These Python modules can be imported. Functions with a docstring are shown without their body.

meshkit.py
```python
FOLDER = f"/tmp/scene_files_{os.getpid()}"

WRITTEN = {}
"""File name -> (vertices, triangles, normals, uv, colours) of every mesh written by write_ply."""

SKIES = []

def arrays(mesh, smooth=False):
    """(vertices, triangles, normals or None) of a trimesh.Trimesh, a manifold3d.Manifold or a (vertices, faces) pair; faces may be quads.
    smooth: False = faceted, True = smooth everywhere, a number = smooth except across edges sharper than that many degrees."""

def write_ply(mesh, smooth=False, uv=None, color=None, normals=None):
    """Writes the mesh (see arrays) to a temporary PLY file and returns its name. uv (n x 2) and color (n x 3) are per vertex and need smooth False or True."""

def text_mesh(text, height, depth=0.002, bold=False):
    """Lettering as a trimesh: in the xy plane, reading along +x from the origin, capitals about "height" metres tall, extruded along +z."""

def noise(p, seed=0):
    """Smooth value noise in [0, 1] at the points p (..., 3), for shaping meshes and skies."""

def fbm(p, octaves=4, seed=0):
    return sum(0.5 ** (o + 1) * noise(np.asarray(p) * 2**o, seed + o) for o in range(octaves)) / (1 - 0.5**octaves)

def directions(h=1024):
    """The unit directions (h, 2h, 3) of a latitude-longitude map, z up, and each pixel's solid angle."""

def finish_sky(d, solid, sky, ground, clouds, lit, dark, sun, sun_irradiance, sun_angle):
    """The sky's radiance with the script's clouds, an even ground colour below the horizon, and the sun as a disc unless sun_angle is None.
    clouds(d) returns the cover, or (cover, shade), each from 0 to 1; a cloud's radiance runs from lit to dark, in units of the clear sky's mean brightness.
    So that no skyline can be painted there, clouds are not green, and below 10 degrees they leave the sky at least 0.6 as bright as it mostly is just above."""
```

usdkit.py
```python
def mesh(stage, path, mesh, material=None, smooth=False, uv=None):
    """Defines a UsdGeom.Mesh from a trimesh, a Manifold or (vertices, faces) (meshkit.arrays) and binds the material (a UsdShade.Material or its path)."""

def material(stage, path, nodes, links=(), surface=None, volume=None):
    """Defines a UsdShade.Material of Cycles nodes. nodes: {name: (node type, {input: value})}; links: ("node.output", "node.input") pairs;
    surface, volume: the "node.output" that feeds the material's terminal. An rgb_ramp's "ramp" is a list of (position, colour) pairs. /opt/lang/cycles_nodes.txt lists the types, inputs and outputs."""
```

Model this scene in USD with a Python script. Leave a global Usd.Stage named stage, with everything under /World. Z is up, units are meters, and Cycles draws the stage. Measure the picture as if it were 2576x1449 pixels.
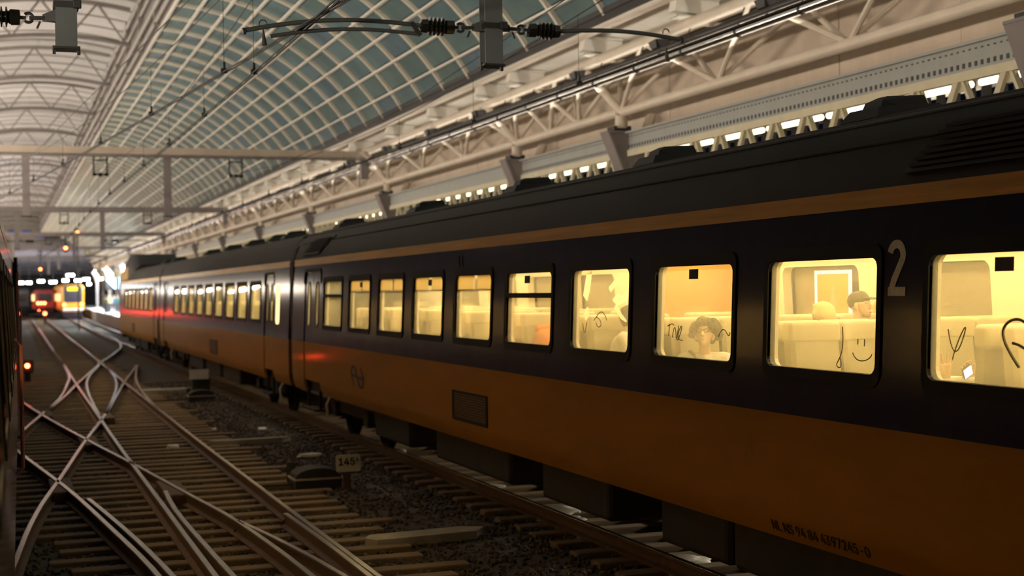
import math, random
import numpy as np, trimesh, manifold3d, usdkit, meshkit
from manifold3d import Manifold
from shapely.geometry import Polygon, LineString, box as sbox
from shapely.ops import unary_union
from scipy.interpolate import CubicSpline, PchipInterpolator
from scipy.spatial import ConvexHull
from pxr import Usd, UsdGeom, UsdLux, Gf, Sdf, Vt, UsdShade

random.seed(7); RNG = np.random.default_rng(7)
stage = Usd.Stage.CreateInMemory()
UsdGeom.SetStageUpAxis(stage, 'Z'); UsdGeom.SetStageMetersPerUnit(stage, 1.0)
UsdGeom.Xform.Define(stage, '/World'); UsdGeom.Scope.Define(stage, '/World/Looks')

# ------------------------------------------------------------------ camera
FPX = 3560.0
TH, RHO = math.atan(1280 / FPX), math.radians(0.95)
CAM = np.array([0, 0, 2.7])
F_ = np.array([math.sin(TH), math.cos(TH), 0]); R_ = np.array([math.cos(TH), -math.sin(TH), 0]); U_ = np.array([0, 0, 1.0])
cr = R_ * math.cos(RHO) - U_ * math.sin(RHO); cu = R_ * math.sin(RHO) + U_ * math.cos(RHO)
cam = UsdGeom.Camera.Define(stage, '/World/camera')
cam.AddTransformOp().Set(Gf.Matrix4d(*cr, 0, *cu, 0, *(-F_), 0, *CAM, 1))
cam.CreateHorizontalApertureAttr(36.0); cam.CreateVerticalApertureAttr(36.0 * 1449 / 2576)
cam.CreateFocalLengthAttr(36.0 * FPX / 2576)
cam.CreateFStopAttr(1.7); cam.CreateFocusDistanceAttr(11.0)
cam.CreateExposureAttr(0.0)

# ------------------------------------------------------------------ sky and big lights
dome = UsdLux.DomeLight.Define(stage, '/World/night_sky'); dome.CreateIntensityAttr(0.0015); dome.CreateColorAttr(Gf.Vec3f(0.35, 0.5, 1.0))

def rect_light(name, pos, aim, w, h, inten, col):
    """A lamp's light. w runs along the platform (y), h across; it shines towards aim."""
    l = UsdLux.RectLight.Define(stage, '/World/' + name)
    z = -np.array(aim, float); z /= np.linalg.norm(z)
    x = np.array([0, 1.0, 0]); x -= z * (x @ z); x /= np.linalg.norm(x); y = np.cross(z, x)
    l.AddTransformOp().Set(Gf.Matrix4d(*x, 0, *y, 0, *z, 0, *map(float, pos), 1))
    l.CreateWidthAttr(w); l.CreateHeightAttr(h); l.CreateIntensityAttr(inten); l.CreateColorAttr(Gf.Vec3f(*col))
    return l
WARM, WHITE = (1.0, 0.84, 0.66), (0.86, 0.95, 1.0)
# rows of hall lamps that throw their light up into the roof: over the platform on the left, along the truss under the glass roof; yard lamps beyond the train on the right
for k in range(12):
    rect_light(f'hall_lamp_light_{k:03d}', (-5.2, -16 + 20 * k, 3.95), (0.45, 0.02, 1), 10, 0.9, 78.0, WARM)
for k in range(9):
    rect_light(f'truss_lamp_light_{k:03d}', (11.62, 12 + 22 * k, 6.7), (-0.3, 0, 1), 21.5, 0.08, 15.0, (1.0, 0.9, 0.76))
for k in range(3):
    rect_light(f'yard_lamp_light_{k:03d}', (24, 8 + 12 * k, 5.0), (-1, 0, -0.28), 3, 0.6, 190.0, (1.0, 0.85, 0.6))
for k in range(3):
    rect_light(f'far_hall_light_{k:03d}', (-4 + 8 * k, 226, 5.0), (0, 1, 0.5), 6, 1.2, 45.0, (0.9, 0.9, 1.0))
for k in range(4):
    rect_light(f'far_lamp_light_{k:03d}', (10.5 + 0.6 * k, 125 + 25 * k, 5.6), (0.0, 0.1, -1), 10, 0.8, 120.0, WHITE)

# ------------------------------------------------------------------ materials
def mat(name, nodes, links, surface): return usdkit.material(stage, '/World/Looks/' + name, nodes, links, surface=surface)
def paint(name, col, rough=0.5, metal=0.0, var=0.25, scale=3.0, coat=0.0, bump=0.0, bscale=40.0, stretch=(1, 1, 1), spec=0.5, cr=0.08):
    c = np.array(col, float)
    n = {'g': ('geometry', {}), 'm': ('mapping', {'scale': stretch}), 'n': ('noise_texture', {'scale': scale, 'detail': 6.0, 'roughness': 0.65}),
         'r': ('rgb_ramp', {'ramp': [(0.25, tuple(c * (1 - var))), (0.75, tuple(np.clip(c * (1 + var), 0, 1)))]}),
         'p': ('principled_bsdf', {'roughness': rough, 'metallic': metal, 'coat_weight': coat, 'coat_roughness': cr, 'specular_ior_level': spec})}
    l = [('g.position', 'm.vector'), ('m.vector', 'n.vector'), ('n.fac', 'r.fac'), ('r.color', 'p.base_color')]
    if bump:
        n['bn'] = ('noise_texture', {'scale': bscale, 'detail': 4.0}); n['b'] = ('bump', {'strength': bump, 'distance': 0.02})
        l += [('m.vector', 'bn.vector'), ('bn.fac', 'b.height'), ('b.normal', 'p.normal')]
    return mat(name, n, l, 'p.BSDF')
def emit(name, col, s): return mat(name, {'e': ('emission', {'color': col, 'strength': s})}, [], 'e.emission')

M = {}
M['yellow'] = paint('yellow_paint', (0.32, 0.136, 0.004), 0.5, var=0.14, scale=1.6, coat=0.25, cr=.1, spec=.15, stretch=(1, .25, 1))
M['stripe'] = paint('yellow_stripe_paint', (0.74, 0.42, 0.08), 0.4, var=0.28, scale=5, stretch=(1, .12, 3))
M['blue'] = paint('dark_blue_paint', (0.012, 0.014, 0.06), 0.5, var=0.35, scale=2.2, coat=0.5, cr=.13, spec=.1, bump=0.05, bscale=1.8, stretch=(1, 1, .35))
M['roof'] = paint('coach_roof_paint', (0.03, 0.027, 0.023), 0.7, var=0.25, scale=2, stretch=(1, .2, 1))
M['roofdark'] = paint('black_grille_paint', (0.008, 0.008, 0.008), 0.6, var=0.2)
M['rubber'] = paint('black_rubber', (0.006, 0.006, 0.007), 0.6, var=0.2, spec=0.25)
M['under'] = paint('underframe_grime', (0.02, 0.017, 0.014), 0.8, var=0.4)
M['cream'] = paint('cream_plastic', (0.86, 0.78, 0.56), 0.5, var=0.03)
M['wallin'] = paint('interior_tan', (0.74, 0.62, 0.36), 0.6, var=0.05)
M['orange'] = paint('orange_panel', (0.85, 0.42, 0.1), 0.5, var=0.06)
M['seat'] = paint('seat_vinyl', (0.38, 0.325, 0.17), 0.55, var=0.1, scale=8)
M['headrest'] = paint('headrest_vinyl', (0.62, 0.54, 0.32), 0.4, var=0.06)
M['blind'] = mat('window_blind', {'tr': ('translucent_bsdf', {'color': (0.98, 0.86, 0.6)}), 'd': ('diffuse_bsdf', {'color': (0.85, 0.75, 0.5)}), 'a': ('mix_closure', {'fac': 0.25})}, [('tr.BSDF', 'a.closure1'), ('d.BSDF', 'a.closure2')], 'a.closure')
M['sticker'] = paint('brown_sticker', (0.035, 0.025, 0.02), 0.6, var=0.1)
M['decal'] = paint('faded_white_decal', (0.88, 0.87, 0.82), 0.6, var=0.2, scale=20)
M['decaldark'] = paint('dark_blue_decal', (0.02, 0.015, 0.03), 0.6, var=0.2, scale=20)
M['beige'] = paint('beige_steel', (0.68, 0.60, 0.5), 0.45, var=0.1, scale=2)
M['panel'] = paint('beige_fascia', (0.56, 0.47, 0.385), 0.55, var=0.14, scale=1.6, stretch=(1, 1, .12))
M['white'] = paint('white_steel', (0.8, 0.78, 0.72), 0.45, var=0.06)
M['grey'] = paint('grey_green_steel', (0.11, 0.125, 0.125), 0.5, var=0.15)
M['mauve'] = paint('column_paint', (0.24, 0.21, 0.21), 0.5, var=0.12)
M['perf'] = paint('perforated_sheet', (0.34, 0.355, 0.34), 0.5, var=0.08)
M['lattice'] = paint('lattice_paint', (0.62, 0.57, 0.4), 0.5, var=0.12)
M['corr'] = paint('corrugated_sheet', (0.16, 0.16, 0.2), 0.5, var=0.2)
M['dark'] = paint('dark_steel', (0.025, 0.025, 0.025), 0.5, var=0.3)
M['gutter'] = paint('dark_gutter', (0.018, 0.016, 0.016), 0.55, var=0.3, scale=4)
M['ins'] = paint('insulator_glaze', (0.012, 0.011, 0.008), 0.15, var=0.2, coat=0.6)
M['wire'] = paint('copper_wire', (0.012, 0.013, 0.014), 0.6, var=0.2, spec=.2)
M['armtube'] = paint('arm_tube_steel', (0.06, 0.066, 0.062), 0.5, var=0.2)
M['pipe'] = paint('galvanised_pipe', (0.6, 0.62, 0.64), 0.16, metal=1.0, var=0.12, scale=6)
M['rib'] = paint('roof_rib_paint', (0.74, 0.68, 0.58), 0.5, var=0.06)
M['vault'] = paint('vault_sheet', (0.5, 0.49, 0.5), 0.5, var=0.12, scale=.7)
M['arch'] = paint('arch_truss_paint', (0.2, 0.18, 0.175), 0.5, var=0.15)
M['rust'] = paint('rusty_rail_side', (0.09, 0.05, 0.03), 0.75, var=0.4, scale=9)
M['railtop'] = paint('polished_rail_head', (0.42, 0.38, 0.35), 0.24, metal=1.0, var=0.25, scale=3)
M['wood'] = paint('sleeper_timber', (0.15, 0.102, 0.058), 0.85, var=0.45, scale=5, bump=0.3, bscale=25, stretch=(.25, 3, 1))
M['concrete'] = paint('concrete', (0.3, 0.28, 0.24), 0.85, var=0.25, scale=6, bump=0.2)
M['ballast'] = paint('ballast_ground', (0.05, 0.04, 0.03), 0.9, var=0.6, scale=14, bump=0.9, bscale=22)
for i, c in enumerate([(0.065, 0.05, 0.036), (0.04, 0.032, 0.027), (0.1, 0.077, 0.05)]): M[f'stone{i}'] = paint(f'ballast_stone_{i}', c, 0.85, var=0.4, scale=15)
M['platform'] = paint('platform_top', (0.75, 0.72, 0.68), 0.7, var=0.1)
M['platside'] = paint('platform_wall', (0.2, 0.15, 0.12), 0.8, var=0.3)
M['litter'] = paint('white_litter', (0.75, 0.74, 0.7), 0.6, var=0.1)
M['signplate'] = paint('white_sign_plate', (0.62, 0.6, 0.54), 0.5, var=0.15, scale=12)
M['maroon'] = paint('dark_coach_paint', (0.09, 0.025, 0.025), 0.22, var=0.4, scale=2, coat=0.6)
M['maroonedge'] = paint('door_edge_paint', (0.4, 0.16, 0.14), 0.3, var=0.2)
M['skin'] = paint('skin', (0.74, 0.5, 0.3), 0.5, var=0.06, scale=20)
M['hairdark'] = paint('dark_hair', (0.1, 0.075, 0.03), 0.7, var=0.4, scale=60, bump=0.8, bscale=90)
M['hairfair'] = paint('fair_hair', (0.72, 0.55, 0.26), 0.6, var=0.15, scale=50)
M['shirt'] = paint('white_cloth', (0.82, 0.78, 0.66), 0.8, var=0.06)
M['strap'] = paint('grey_strap', (0.3, 0.26, 0.16), 0.8, var=0.1)
M['jackdark'] = paint('dark_jacket', (0.13, 0.11, 0.07), 0.8, var=0.2)
M['jackorange'] = paint('orange_jacket', (0.85, 0.25, 0.03), 0.8, var=0.1)
M['trousers'] = paint('dark_trousers', (0.05, 0.05, 0.06), 0.8, var=0.2)
M['clothblue'] = paint('blue_cloth', (0.08, 0.12, 0.3), 0.8, var=0.1)
M['clothgreen'] = paint('green_cloth', (0.03, 0.1, 0.08), 0.8, var=0.1)
M['clothtan'] = paint('tan_cloth', (0.6, 0.42, 0.16), 0.8, var=0.1)
M['glassframe'] = paint('spectacle_frame', (0.03, 0.02, 0.015), 0.4, var=0.1)
M['trainyellow'] = paint('far_train_yellow', (0.8, 0.36, 0.02), 0.4, var=0.08)
M['traindark'] = paint('far_train_glass', (0.03, 0.02, 0.035), 0.15, var=0.1, coat=0.5)
M['farpane'] = paint('far_window_film', (0.34, 0.28, 0.17), 0.25, var=0.06)
M['trainred'] = paint('far_train_red', (0.35, 0.03, 0.03), 0.35, var=0.15)
M['traingrey'] = paint('far_train_grey', (0.2, 0.2, 0.23), 0.4, var=0.15)
M['farwall'] = paint('far_hall_wall', (0.2, 0.185, 0.16), 0.8, var=0.3, scale=.3)
M['tube'] = emit('fluorescent_tube', (1.0, 0.88, 0.58), 3.2)
M['ceil'] = emit('coach_ceiling_light', (1.0, 0.76, 0.36), 17.0)
M['ceil_left'] = emit('left_coach_ceiling_light', (1.0, 0.62, 0.24), 24.0)
M['frost'] = mat('frosted_sticker', {'t': ('transparent_bsdf', {'color': (1, 1, 1)}), 'tr': ('translucent_bsdf', {'color': (1.0, 0.97, 0.85)}), 'a': ('mix_closure', {'fac': 0.75})}, [('t.BSDF', 'a.closure1'), ('tr.BSDF', 'a.closure2')], 'a.closure')
M['lampwhite'] = emit('white_lamp', (0.9, 0.97, 1.0), 30.0)
M['lampwarm'] = emit('warm_lamp', (1.0, 0.85, 0.6), 22.0)
M['red'] = emit('red_lamp', (1.0, 0.045, 0.012), 75.0)
M['redsoft'] = emit('tail_lamp', (1.0, 0.06, 0.015), 70.0)
M['display'] = emit('amber_display', (1.0, 0.72, 0.02), 3.0)
M['phone'] = emit('phone_screen', (0.75, 0.85, 1.0), 2.6)
M['frame_lit'] = emit('lit_poster_frame', (1.0, 0.9, 0.75), 1.5)
M['bluewin'] = emit('blue_lit_window', (0.12, 0.16, 0.5), 0.5)
M['litwin'] = emit('lit_window_warm', (1.0, 0.66, 0.26), 2.2)
M['greensign'] = emit('blue_sign', (0.35, 0.6, 1.0), 12.0)
M['pane'] = mat('window_glass', {'t': ('transparent_bsdf', {'color': (0.97, 0.97, 0.95)}), 'tr': ('translucent_bsdf', {'color': (0.9, 0.86, 0.7)}),
    'a': ('mix_closure', {'fac': 0.15}), 'gl': ('glossy_bsdf', {'color': (1, 1, 1), 'roughness': 0.03}), 'lw': ('layer_weight', {'blend': 0.5}), 'pw': ('math', {'math_type': 'power', 'value2': 4.0}),
    'fr': ('math', {'math_type': 'multiply_add', 'value2': 0.5, 'value3': 0.02}), 'x': ('mix_closure', {})},
    [('lw.facing', 'pw.value1'), ('pw.value', 'fr.value1'), ('t.BSDF', 'a.closure1'), ('tr.BSDF', 'a.closure2'), ('a.closure', 'x.closure1'), ('gl.BSDF', 'x.closure2'), ('fr.value', 'x.fac')], 'x.closure')
def roofglass(name, c1, c2):
    return mat(name, {'g': ('geometry', {}), 'n': ('noise_texture', {'scale': 0.9, 'detail': 5.0}), 'r': ('rgb_ramp', {'ramp': [(0.3, c1), (0.7, c2)]}),
        'p': ('principled_bsdf', {'roughness': 0.3, 'specular_ior_level': 0.5})}, [('g.position', 'n.vector'), ('n.fac', 'r.fac'), ('r.color', 'p.base_color')], 'p.BSDF')
M['rg0'] = roofglass('roof_glass', (0.08, 0.14, 0.165), (0.145, 0.225, 0.25))
M['rg1'] = roofglass('roof_glass_green', (0.088, 0.15, 0.16), (0.145, 0.215, 0.22))
M['rg2'] = roofglass('roof_glass_blue', (0.075, 0.13, 0.17), (0.13, 0.2, 0.25))

# ------------------------------------------------------------------ scene helpers
_count, _loc = {}, {}
def numbered(parent, name):
    k = _count.get((parent, name), 0); _count[(parent, name)] = k + 1
    return f'{parent}/{name}' if k == 0 else f'{parent}/{name}_{k:03d}'
def keys(prim, label=None, cat=None, group=None, kind=None):
    for k, v in (('label', label), ('category', cat), ('group', group), ('kind', kind)):
        if v: prim.SetCustomDataByKey(k, v)
def thing(name, label=None, cat=None, loc=(0, 0, 0), group=None, kind=None, rz=None):
    p = numbered('/World', name); x = UsdGeom.Xform.Define(stage, p); x.AddTranslateOp().Set(Gf.Vec3d(*map(float, loc)))
    if rz is not None: x.AddRotateZOp().Set(float(rz))
    _loc[p] = np.array(loc, float); keys(x.GetPrim(), label, cat, group, kind); return p
def part(name, mesh, m, parent='/World', smooth=False, local=False, label=None, cat=None, group=None, kind=None):
    """One Mesh prim under parent. The points are world points unless local."""
    if isinstance(mesh, MB): mesh = mesh.get()
    v, f, n = meshkit.arrays(mesh, smooth)
    p = numbered(parent, name); off = _loc.get(parent, np.zeros(3)); _loc[p] = off
    usdkit.mesh(stage, p, (v if local else v - off, f), M[m] if isinstance(m, str) else m, smooth=smooth)
    keys(stage.GetPrimAtPath(p), label, cat, group, kind); return p
def copy_of(src, name, loc, label, rz=0.0):
    was = stage.GetPrimAtPath(src).GetCustomData()
    p = thing(name, label, was['category'], loc, was.get('group'), rz=rz); pr = stage.GetPrimAtPath(p)
    pr.GetReferences().AddInternalReference(src); pr.SetInstanceable(True); return p

def frame(d):
    d = np.asarray(d, float); d = d / np.linalg.norm(d)
    a = np.cross(d, [0, 0, 1.0] if abs(d[2]) < .9 else [1.0, 0, 0]); a /= np.linalg.norm(a); return d, a, np.cross(a, d)
class MB:
    """Collects shapes that become one mesh."""
    def __init__(s, T=None): s.v, s.f, s.n, s.T = [], [], 0, T
    def add(s, v, f):
        v = np.asarray(v, float); f = np.asarray(f, int)
        if f.shape[1] == 4: f = np.vstack([f[:, [0, 1, 2]], f[:, [0, 2, 3]]])
        if s.T is not None:
            v = s.T(v)
            if getattr(s.T, 'flip', False): f = f[:, ::-1]
        s.v.append(v); s.f.append(f + s.n); s.n += len(v); return s
    def mesh(s, m): return s.add(m.vertices, m.faces)
    def get(s): return np.vstack(s.v), np.vstack(s.f)
    def box(s, x0, x1, y0, y1, z0, z1):
        v = [(x, y, z) for x in (x0, x1) for y in (y0, y1) for z in (z0, z1)]
        return s.add(v, [(0, 1, 3, 2), (4, 6, 7, 5), (0, 4, 5, 1), (2, 3, 7, 6), (0, 2, 6, 4), (1, 5, 7, 3)])
    def rbox(s, x0, x1, y0, y1, z0, z1, r):
        lo, hi = np.array([x0, y0, z0], float), np.array([x1, y1, z1], float); pts = []
        for c in np.ndindex(2, 2, 2):
            for k in range(3):
                d = np.full(3, r); d[k] = 0; pts.append(np.where(c, hi - d, lo + d))
                d = np.full(3, r * .3); d[k] = r; pts.append(np.where(c, hi - d, lo + d))
        return s.hull(np.array(pts))
    def hull(s, pts, h=None):
        pts = np.asarray(pts, float); h = h or ConvexHull(pts); f = h.simplices.copy(); c = pts[h.vertices].mean(0)
        nn = np.cross(pts[f[:, 1]] - pts[f[:, 0]], pts[f[:, 2]] - pts[f[:, 0]]); bad = ((pts[f[:, 0]] - c) * nn).sum(1) < 0; f[bad] = f[bad][:, ::-1]
        return s.add(pts, f)
    def bar(s, p0, p1, w, h, up=(0, 0, 1)):
        p0, p1 = np.asarray(p0, float), np.asarray(p1, float); d = p1 - p0; d /= np.linalg.norm(d)
        a = np.cross(d, up); a = a / np.linalg.norm(a) if np.linalg.norm(a) > 1e-6 else np.array([1.0, 0, 0]); b = np.cross(a, d)
        v = [p + a * w / 2 * i + b * h / 2 * j for p in (p0, p1) for i in (-1, 1) for j in (-1, 1)]
        return s.add(v, [(0, 1, 3, 2), (4, 6, 7, 5), (0, 4, 5, 1), (2, 3, 7, 6), (0, 2, 6, 4), (1, 5, 7, 3)])
    def tube(s, pts, r, n=8, caps=True):
        p = np.asarray(pts, float); rr = np.broadcast_to(r, (len(p),)); t = np.gradient(p, axis=0); ang = np.arange(n) * 2 * math.pi / n; v = []
        for i in range(len(p)):
            d, a, b = frame(t[i]); v.append(p[i] + rr[i] * (np.cos(ang)[:, None] * a + np.sin(ang)[:, None] * b))
        v = np.vstack(v); f = [(i * n + j, i * n + (j + 1) % n, (i + 1) * n + (j + 1) % n, (i + 1) * n + j) for i in range(len(p) - 1) for j in range(n)]
        tri = np.array(f); tri = np.vstack([tri[:, [0, 2, 1]], tri[:, [0, 3, 2]]])
        if caps:
            c = [(0, j, j + 1) for j in range(1, n - 1)]; o = (len(p) - 1) * n; c += [(o, o + j + 1, o + j) for j in range(1, n - 1)]; tri = np.vstack([tri, c])
        return s.add(v, tri)
    def lathe(s, p0, d, prof, n=16):
        """prof: (distance along d, radius)."""
        d, a, b = frame(d); return s.tube([np.asarray(p0) + d * t for t, _ in prof], [r for _, r in prof], n)
    def sweep(s, prof, ys, close=True):
        """prof: (x, z) ring, swept along y through ys; capped."""
        prof = np.asarray(prof, float); n = len(prof)
        v = np.vstack([np.column_stack([prof[:, 0], np.full(n, y), prof[:, 1]]) for y in ys])
        f = [(i * n + j, (i + 1) * n + j, (i + 1) * n + (j + 1) % n, i * n + (j + 1) % n) for i in range(len(ys) - 1) for j in range(n if close else n - 1)]
        tri = np.array(f); tri = np.vstack([tri[:, [0, 1, 2]], tri[:, [0, 2, 3]]])
        if close:
            q = trimesh.creation.triangulate_polygon(Polygon(prof), engine='earcut')
            vv, ff = q
            k = np.array([np.argmin(((prof - p) ** 2).sum(1)) for p in vv]); cap = k[ff]; o = (len(ys) - 1) * n
            tri = np.vstack([tri, cap, cap[:, ::-1] + o])
        return s.add(v, tri)
    def plate(s, poly, to3, t):
        """A flat polygon (with holes) given thickness t; to3 maps (u, v, depth) arrays to points."""
        for g in getattr(poly, 'geoms', [poly]):
            m = trimesh.creation.extrude_polygon(g, 1.0, engine='earcut'); v = np.array(m.vertices); v3 = to3(v[:, 0], v[:, 1], v[:, 2] * t)
            m2 = trimesh.Trimesh(v3, m.faces, process=False); ff = m.faces
            if m2.volume < 0: ff = ff[:, ::-1]
            s.add(v3, ff)
        return s
def rrect(u0, u1, v0, v1, r, q=5): return sbox(u0 + r, v0 + r, u1 - r, v1 - r).buffer(r, quad_segs=q)
def thick(line, t):
    """A ring from an open (x, z) polyline given thickness t to its left."""
    p = np.asarray(line, float); d = np.gradient(p, axis=0); d /= np.linalg.norm(d, axis=1)[:, None]; n = np.column_stack([-d[:, 1], d[:, 0]])
    return np.vstack([p, (p + n * t)[::-1]])

# ------------------------------------------------------------------ ground and tracks
def hgt(x, y):
    return -0.215 + 0.05 * (meshkit.fbm(np.stack([x * 1.3, y * 1.3, x * 0], -1), 4, 3) - 0.5)
xs = np.unique(np.concatenate([np.linspace(-30, -1, 20), np.linspace(-1, 10, 90), np.linspace(10, 40, 20)])); ys = np.unique(np.concatenate([np.linspace(-4, 6, 12), np.linspace(6, 45, 300), np.geomspace(45, 420, 60)]))
X, Y = np.meshgrid(xs, ys); n = len(xs)
g = MB().add(np.stack([X, Y, hgt(X, Y)], -1).reshape(-1, 3), [(i * n + j, i * n + j + 1, (i + 1) * n + j + 1, (i + 1) * n + j) for i in range(len(ys) - 1) for j in range(n - 1)])
part('ballast_bed', g, 'ballast', smooth=True, label='dark ballast ground spreading under all of the tracks', kind='structure')

PROF = np.array([(-.036, 0), (.036, 0), (.036, -.035), (.012, -.05), (.012, -.125), (.07, -.145), (.07, -.16), (-.07, -.16), (-.07, -.145), (-.012, -.125), (-.012, -.05), (-.036, -.035)])
def smoothline(pts, step=0.8):
    p = np.array(pts, float); t = np.concatenate([[0], np.cumsum(np.hypot(*np.diff(p, axis=0).T))]); q = np.linspace(0, t[-1], max(2, int(t[-1] / step)))
    return np.column_stack([PchipInterpolator(t, p[:, k])(q) for k in (0, 1)])
def rail_mesh(pts, sx=1.0, zo=0.0):
    """(side and foot mesh, head mesh) of a rail along (x, y) points."""
    c = smoothline(pts); d = np.gradient(c, axis=0); d /= np.linalg.norm(d, axis=1)[:, None]; nrm = np.column_stack([d[:, 1], -d[:, 0]])
    def ring(prof, close):
        k = len(prof); v = np.array([[*(c[i] + nrm[i] * px), pz + zo] for i in range(len(c)) for px, pz in prof])
        f = np.array([(i * k + j, i * k + (j + 1) % k, (i + 1) * k + (j + 1) % k, (i + 1) * k + j) for i in range(len(c) - 1) for j in range(k if close else k - 1)])
        b = MB().add(v, f[:, ::-1])
        if close:
            o = (len(c) - 1) * k; b.add(v[:k], [(0, j, j + 1) for j in range(1, k - 1)]); b.add(v[o:], [(0, j + 1, j) for j in range(1, k - 1)])
        return b
    return ring(PROF - [0, .002], True), ring(np.array([(-.03, -.004), (-.027, .002), (.027, .002), (.03, -.004)]), False)
def track(label, rails, sleepers, group=None, kinds=None):
    t = thing('railway_track', label, 'railway track', (rails[0][0][0], rails[0][0][1], -.2), group)
    for i, r in enumerate(rails):
        a, b = rail_mesh(r); p = part('rail', a, 'rust', t); part('rail_head', b, 'railtop', p, label='polished running surface')
    for x0, x1, y, dz in sleepers:
        w = .115 + .012 * random.random(); j = [random.uniform(-.02, .02) for _ in range(4)]
        part('sleeper', MB().rbox(x0 + j[0], x1 + j[1], y - w + j[2], y + w + j[2], -.36, -.16 + dz, .018), 'wood', t)
    return t
# middle track, with the long timbers of the points lying under it
tim = []
for i in range(100):
    y = 5.2 + .6 * i; x0 = .35 + .25 * math.sin(i * 1.7) * (i % 3 == 0) - (0.0 if y < 14 else min(1.2, (y - 14) * .06)); x1 = 4.15 + .3 * ((i * 7) % 5 == 0) + (.1 if y < 20 else 0)
    if 13 < y < 17.5: x0 += .35
    tim.append((x0, x1, y, 0.006 * ((i * 13) % 3 - 1)))
R1 = [(3.3, 5), (3.3, 15), (3.31, 20), (3.33, 26), (3.38, 32.5), (3.46, 43.7), (3.62, 59), (3.8, 80), (4.05, 110), (4.6, 177), (5.3, 235)]
R2 = [(1.86, 5), (1.87, 15.5), (1.88, 18), (1.9, 25), (1.96, 33), (2.05, 44.6), (2.14, 53.4), (2.29, 73), (2.58, 108), (3.13, 177), (3.85, 235)]
t_mid = track('straight running track between the two trains, with long worn timbers', [R1, R2], tim)
far = MB()
for i in range(190):
    y = 65.4 + .65 * i; xm = np.interp(y, [60, 110, 177, 235], [2.9, 3.3, 3.87, 4.55]); far.box(xm - 1.3, xm + 1.3, y - .12, y + .12, -.3, -.17)
part('distant_sleepers', far, 'wood', t_mid, kind='stuff')
track('crossing track cutting from the far right rail down to the lower left corner',
      [[(4.75, 56), (4.4, 52.8), (3.54, 45.7), (2.1, 33), (1.39, 27.4), (.74, 21.9), (.38, 18.9), (.17, 16.6), (.1, 15.6), (-.25, 12)],
       [(3.64, 59), (2.75, 51), (2.06, 45), (1.4, 38.8), (.84, 34.5), (.24, 29.4), (-.5, 23.5)]], [])
track('curved slip rails bowing like a lens between the crossing rails',
      [[(3.64, 59), (3.45, 49.6), (3.15, 43.9), (2.67, 38.5), (2.14, 33.3)], [(2.28, 73.5), (2.11, 53.6), (2.0, 48.6), (1.81, 45.4), (1.37, 39.3), (.86, 34.6)],
       [(4.8, 55.7), (4.24, 50.1), (3.74, 43.5), (3.49, 37.7), (3.4, 34)]], [])
track('sharply curved shining rail swinging from beside the last coach to the middle track',
      [[(7.26, 161), (6.7, 125), (6.42, 90), (5.86, 78), (4.45, 65), (3.64, 59), (3.35, 55.8), (2.68, 49.4), (2.35, 45), (2.1, 38.1), (2.0, 33.3)]], [])
track('converging track running from the left train across to the lower right',
      [[(.0, 43), (.34, 39.2), (.79, 33.9), (1.42, 27.7), (1.94, 23), (2.29, 19.6), (2.57, 16.8), (2.72, 13.3), (2.8, 6)],
       [(-.25, 31), (.21, 26.1), (.7, 21.7), (.82, 20.6), (1.1, 17.4), (1.36, 13.9), (1.6, 6)], [(2.58, 16.9), (2.99, 13.4), (3.2, 9), (3.3, 6)]], [])
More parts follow.
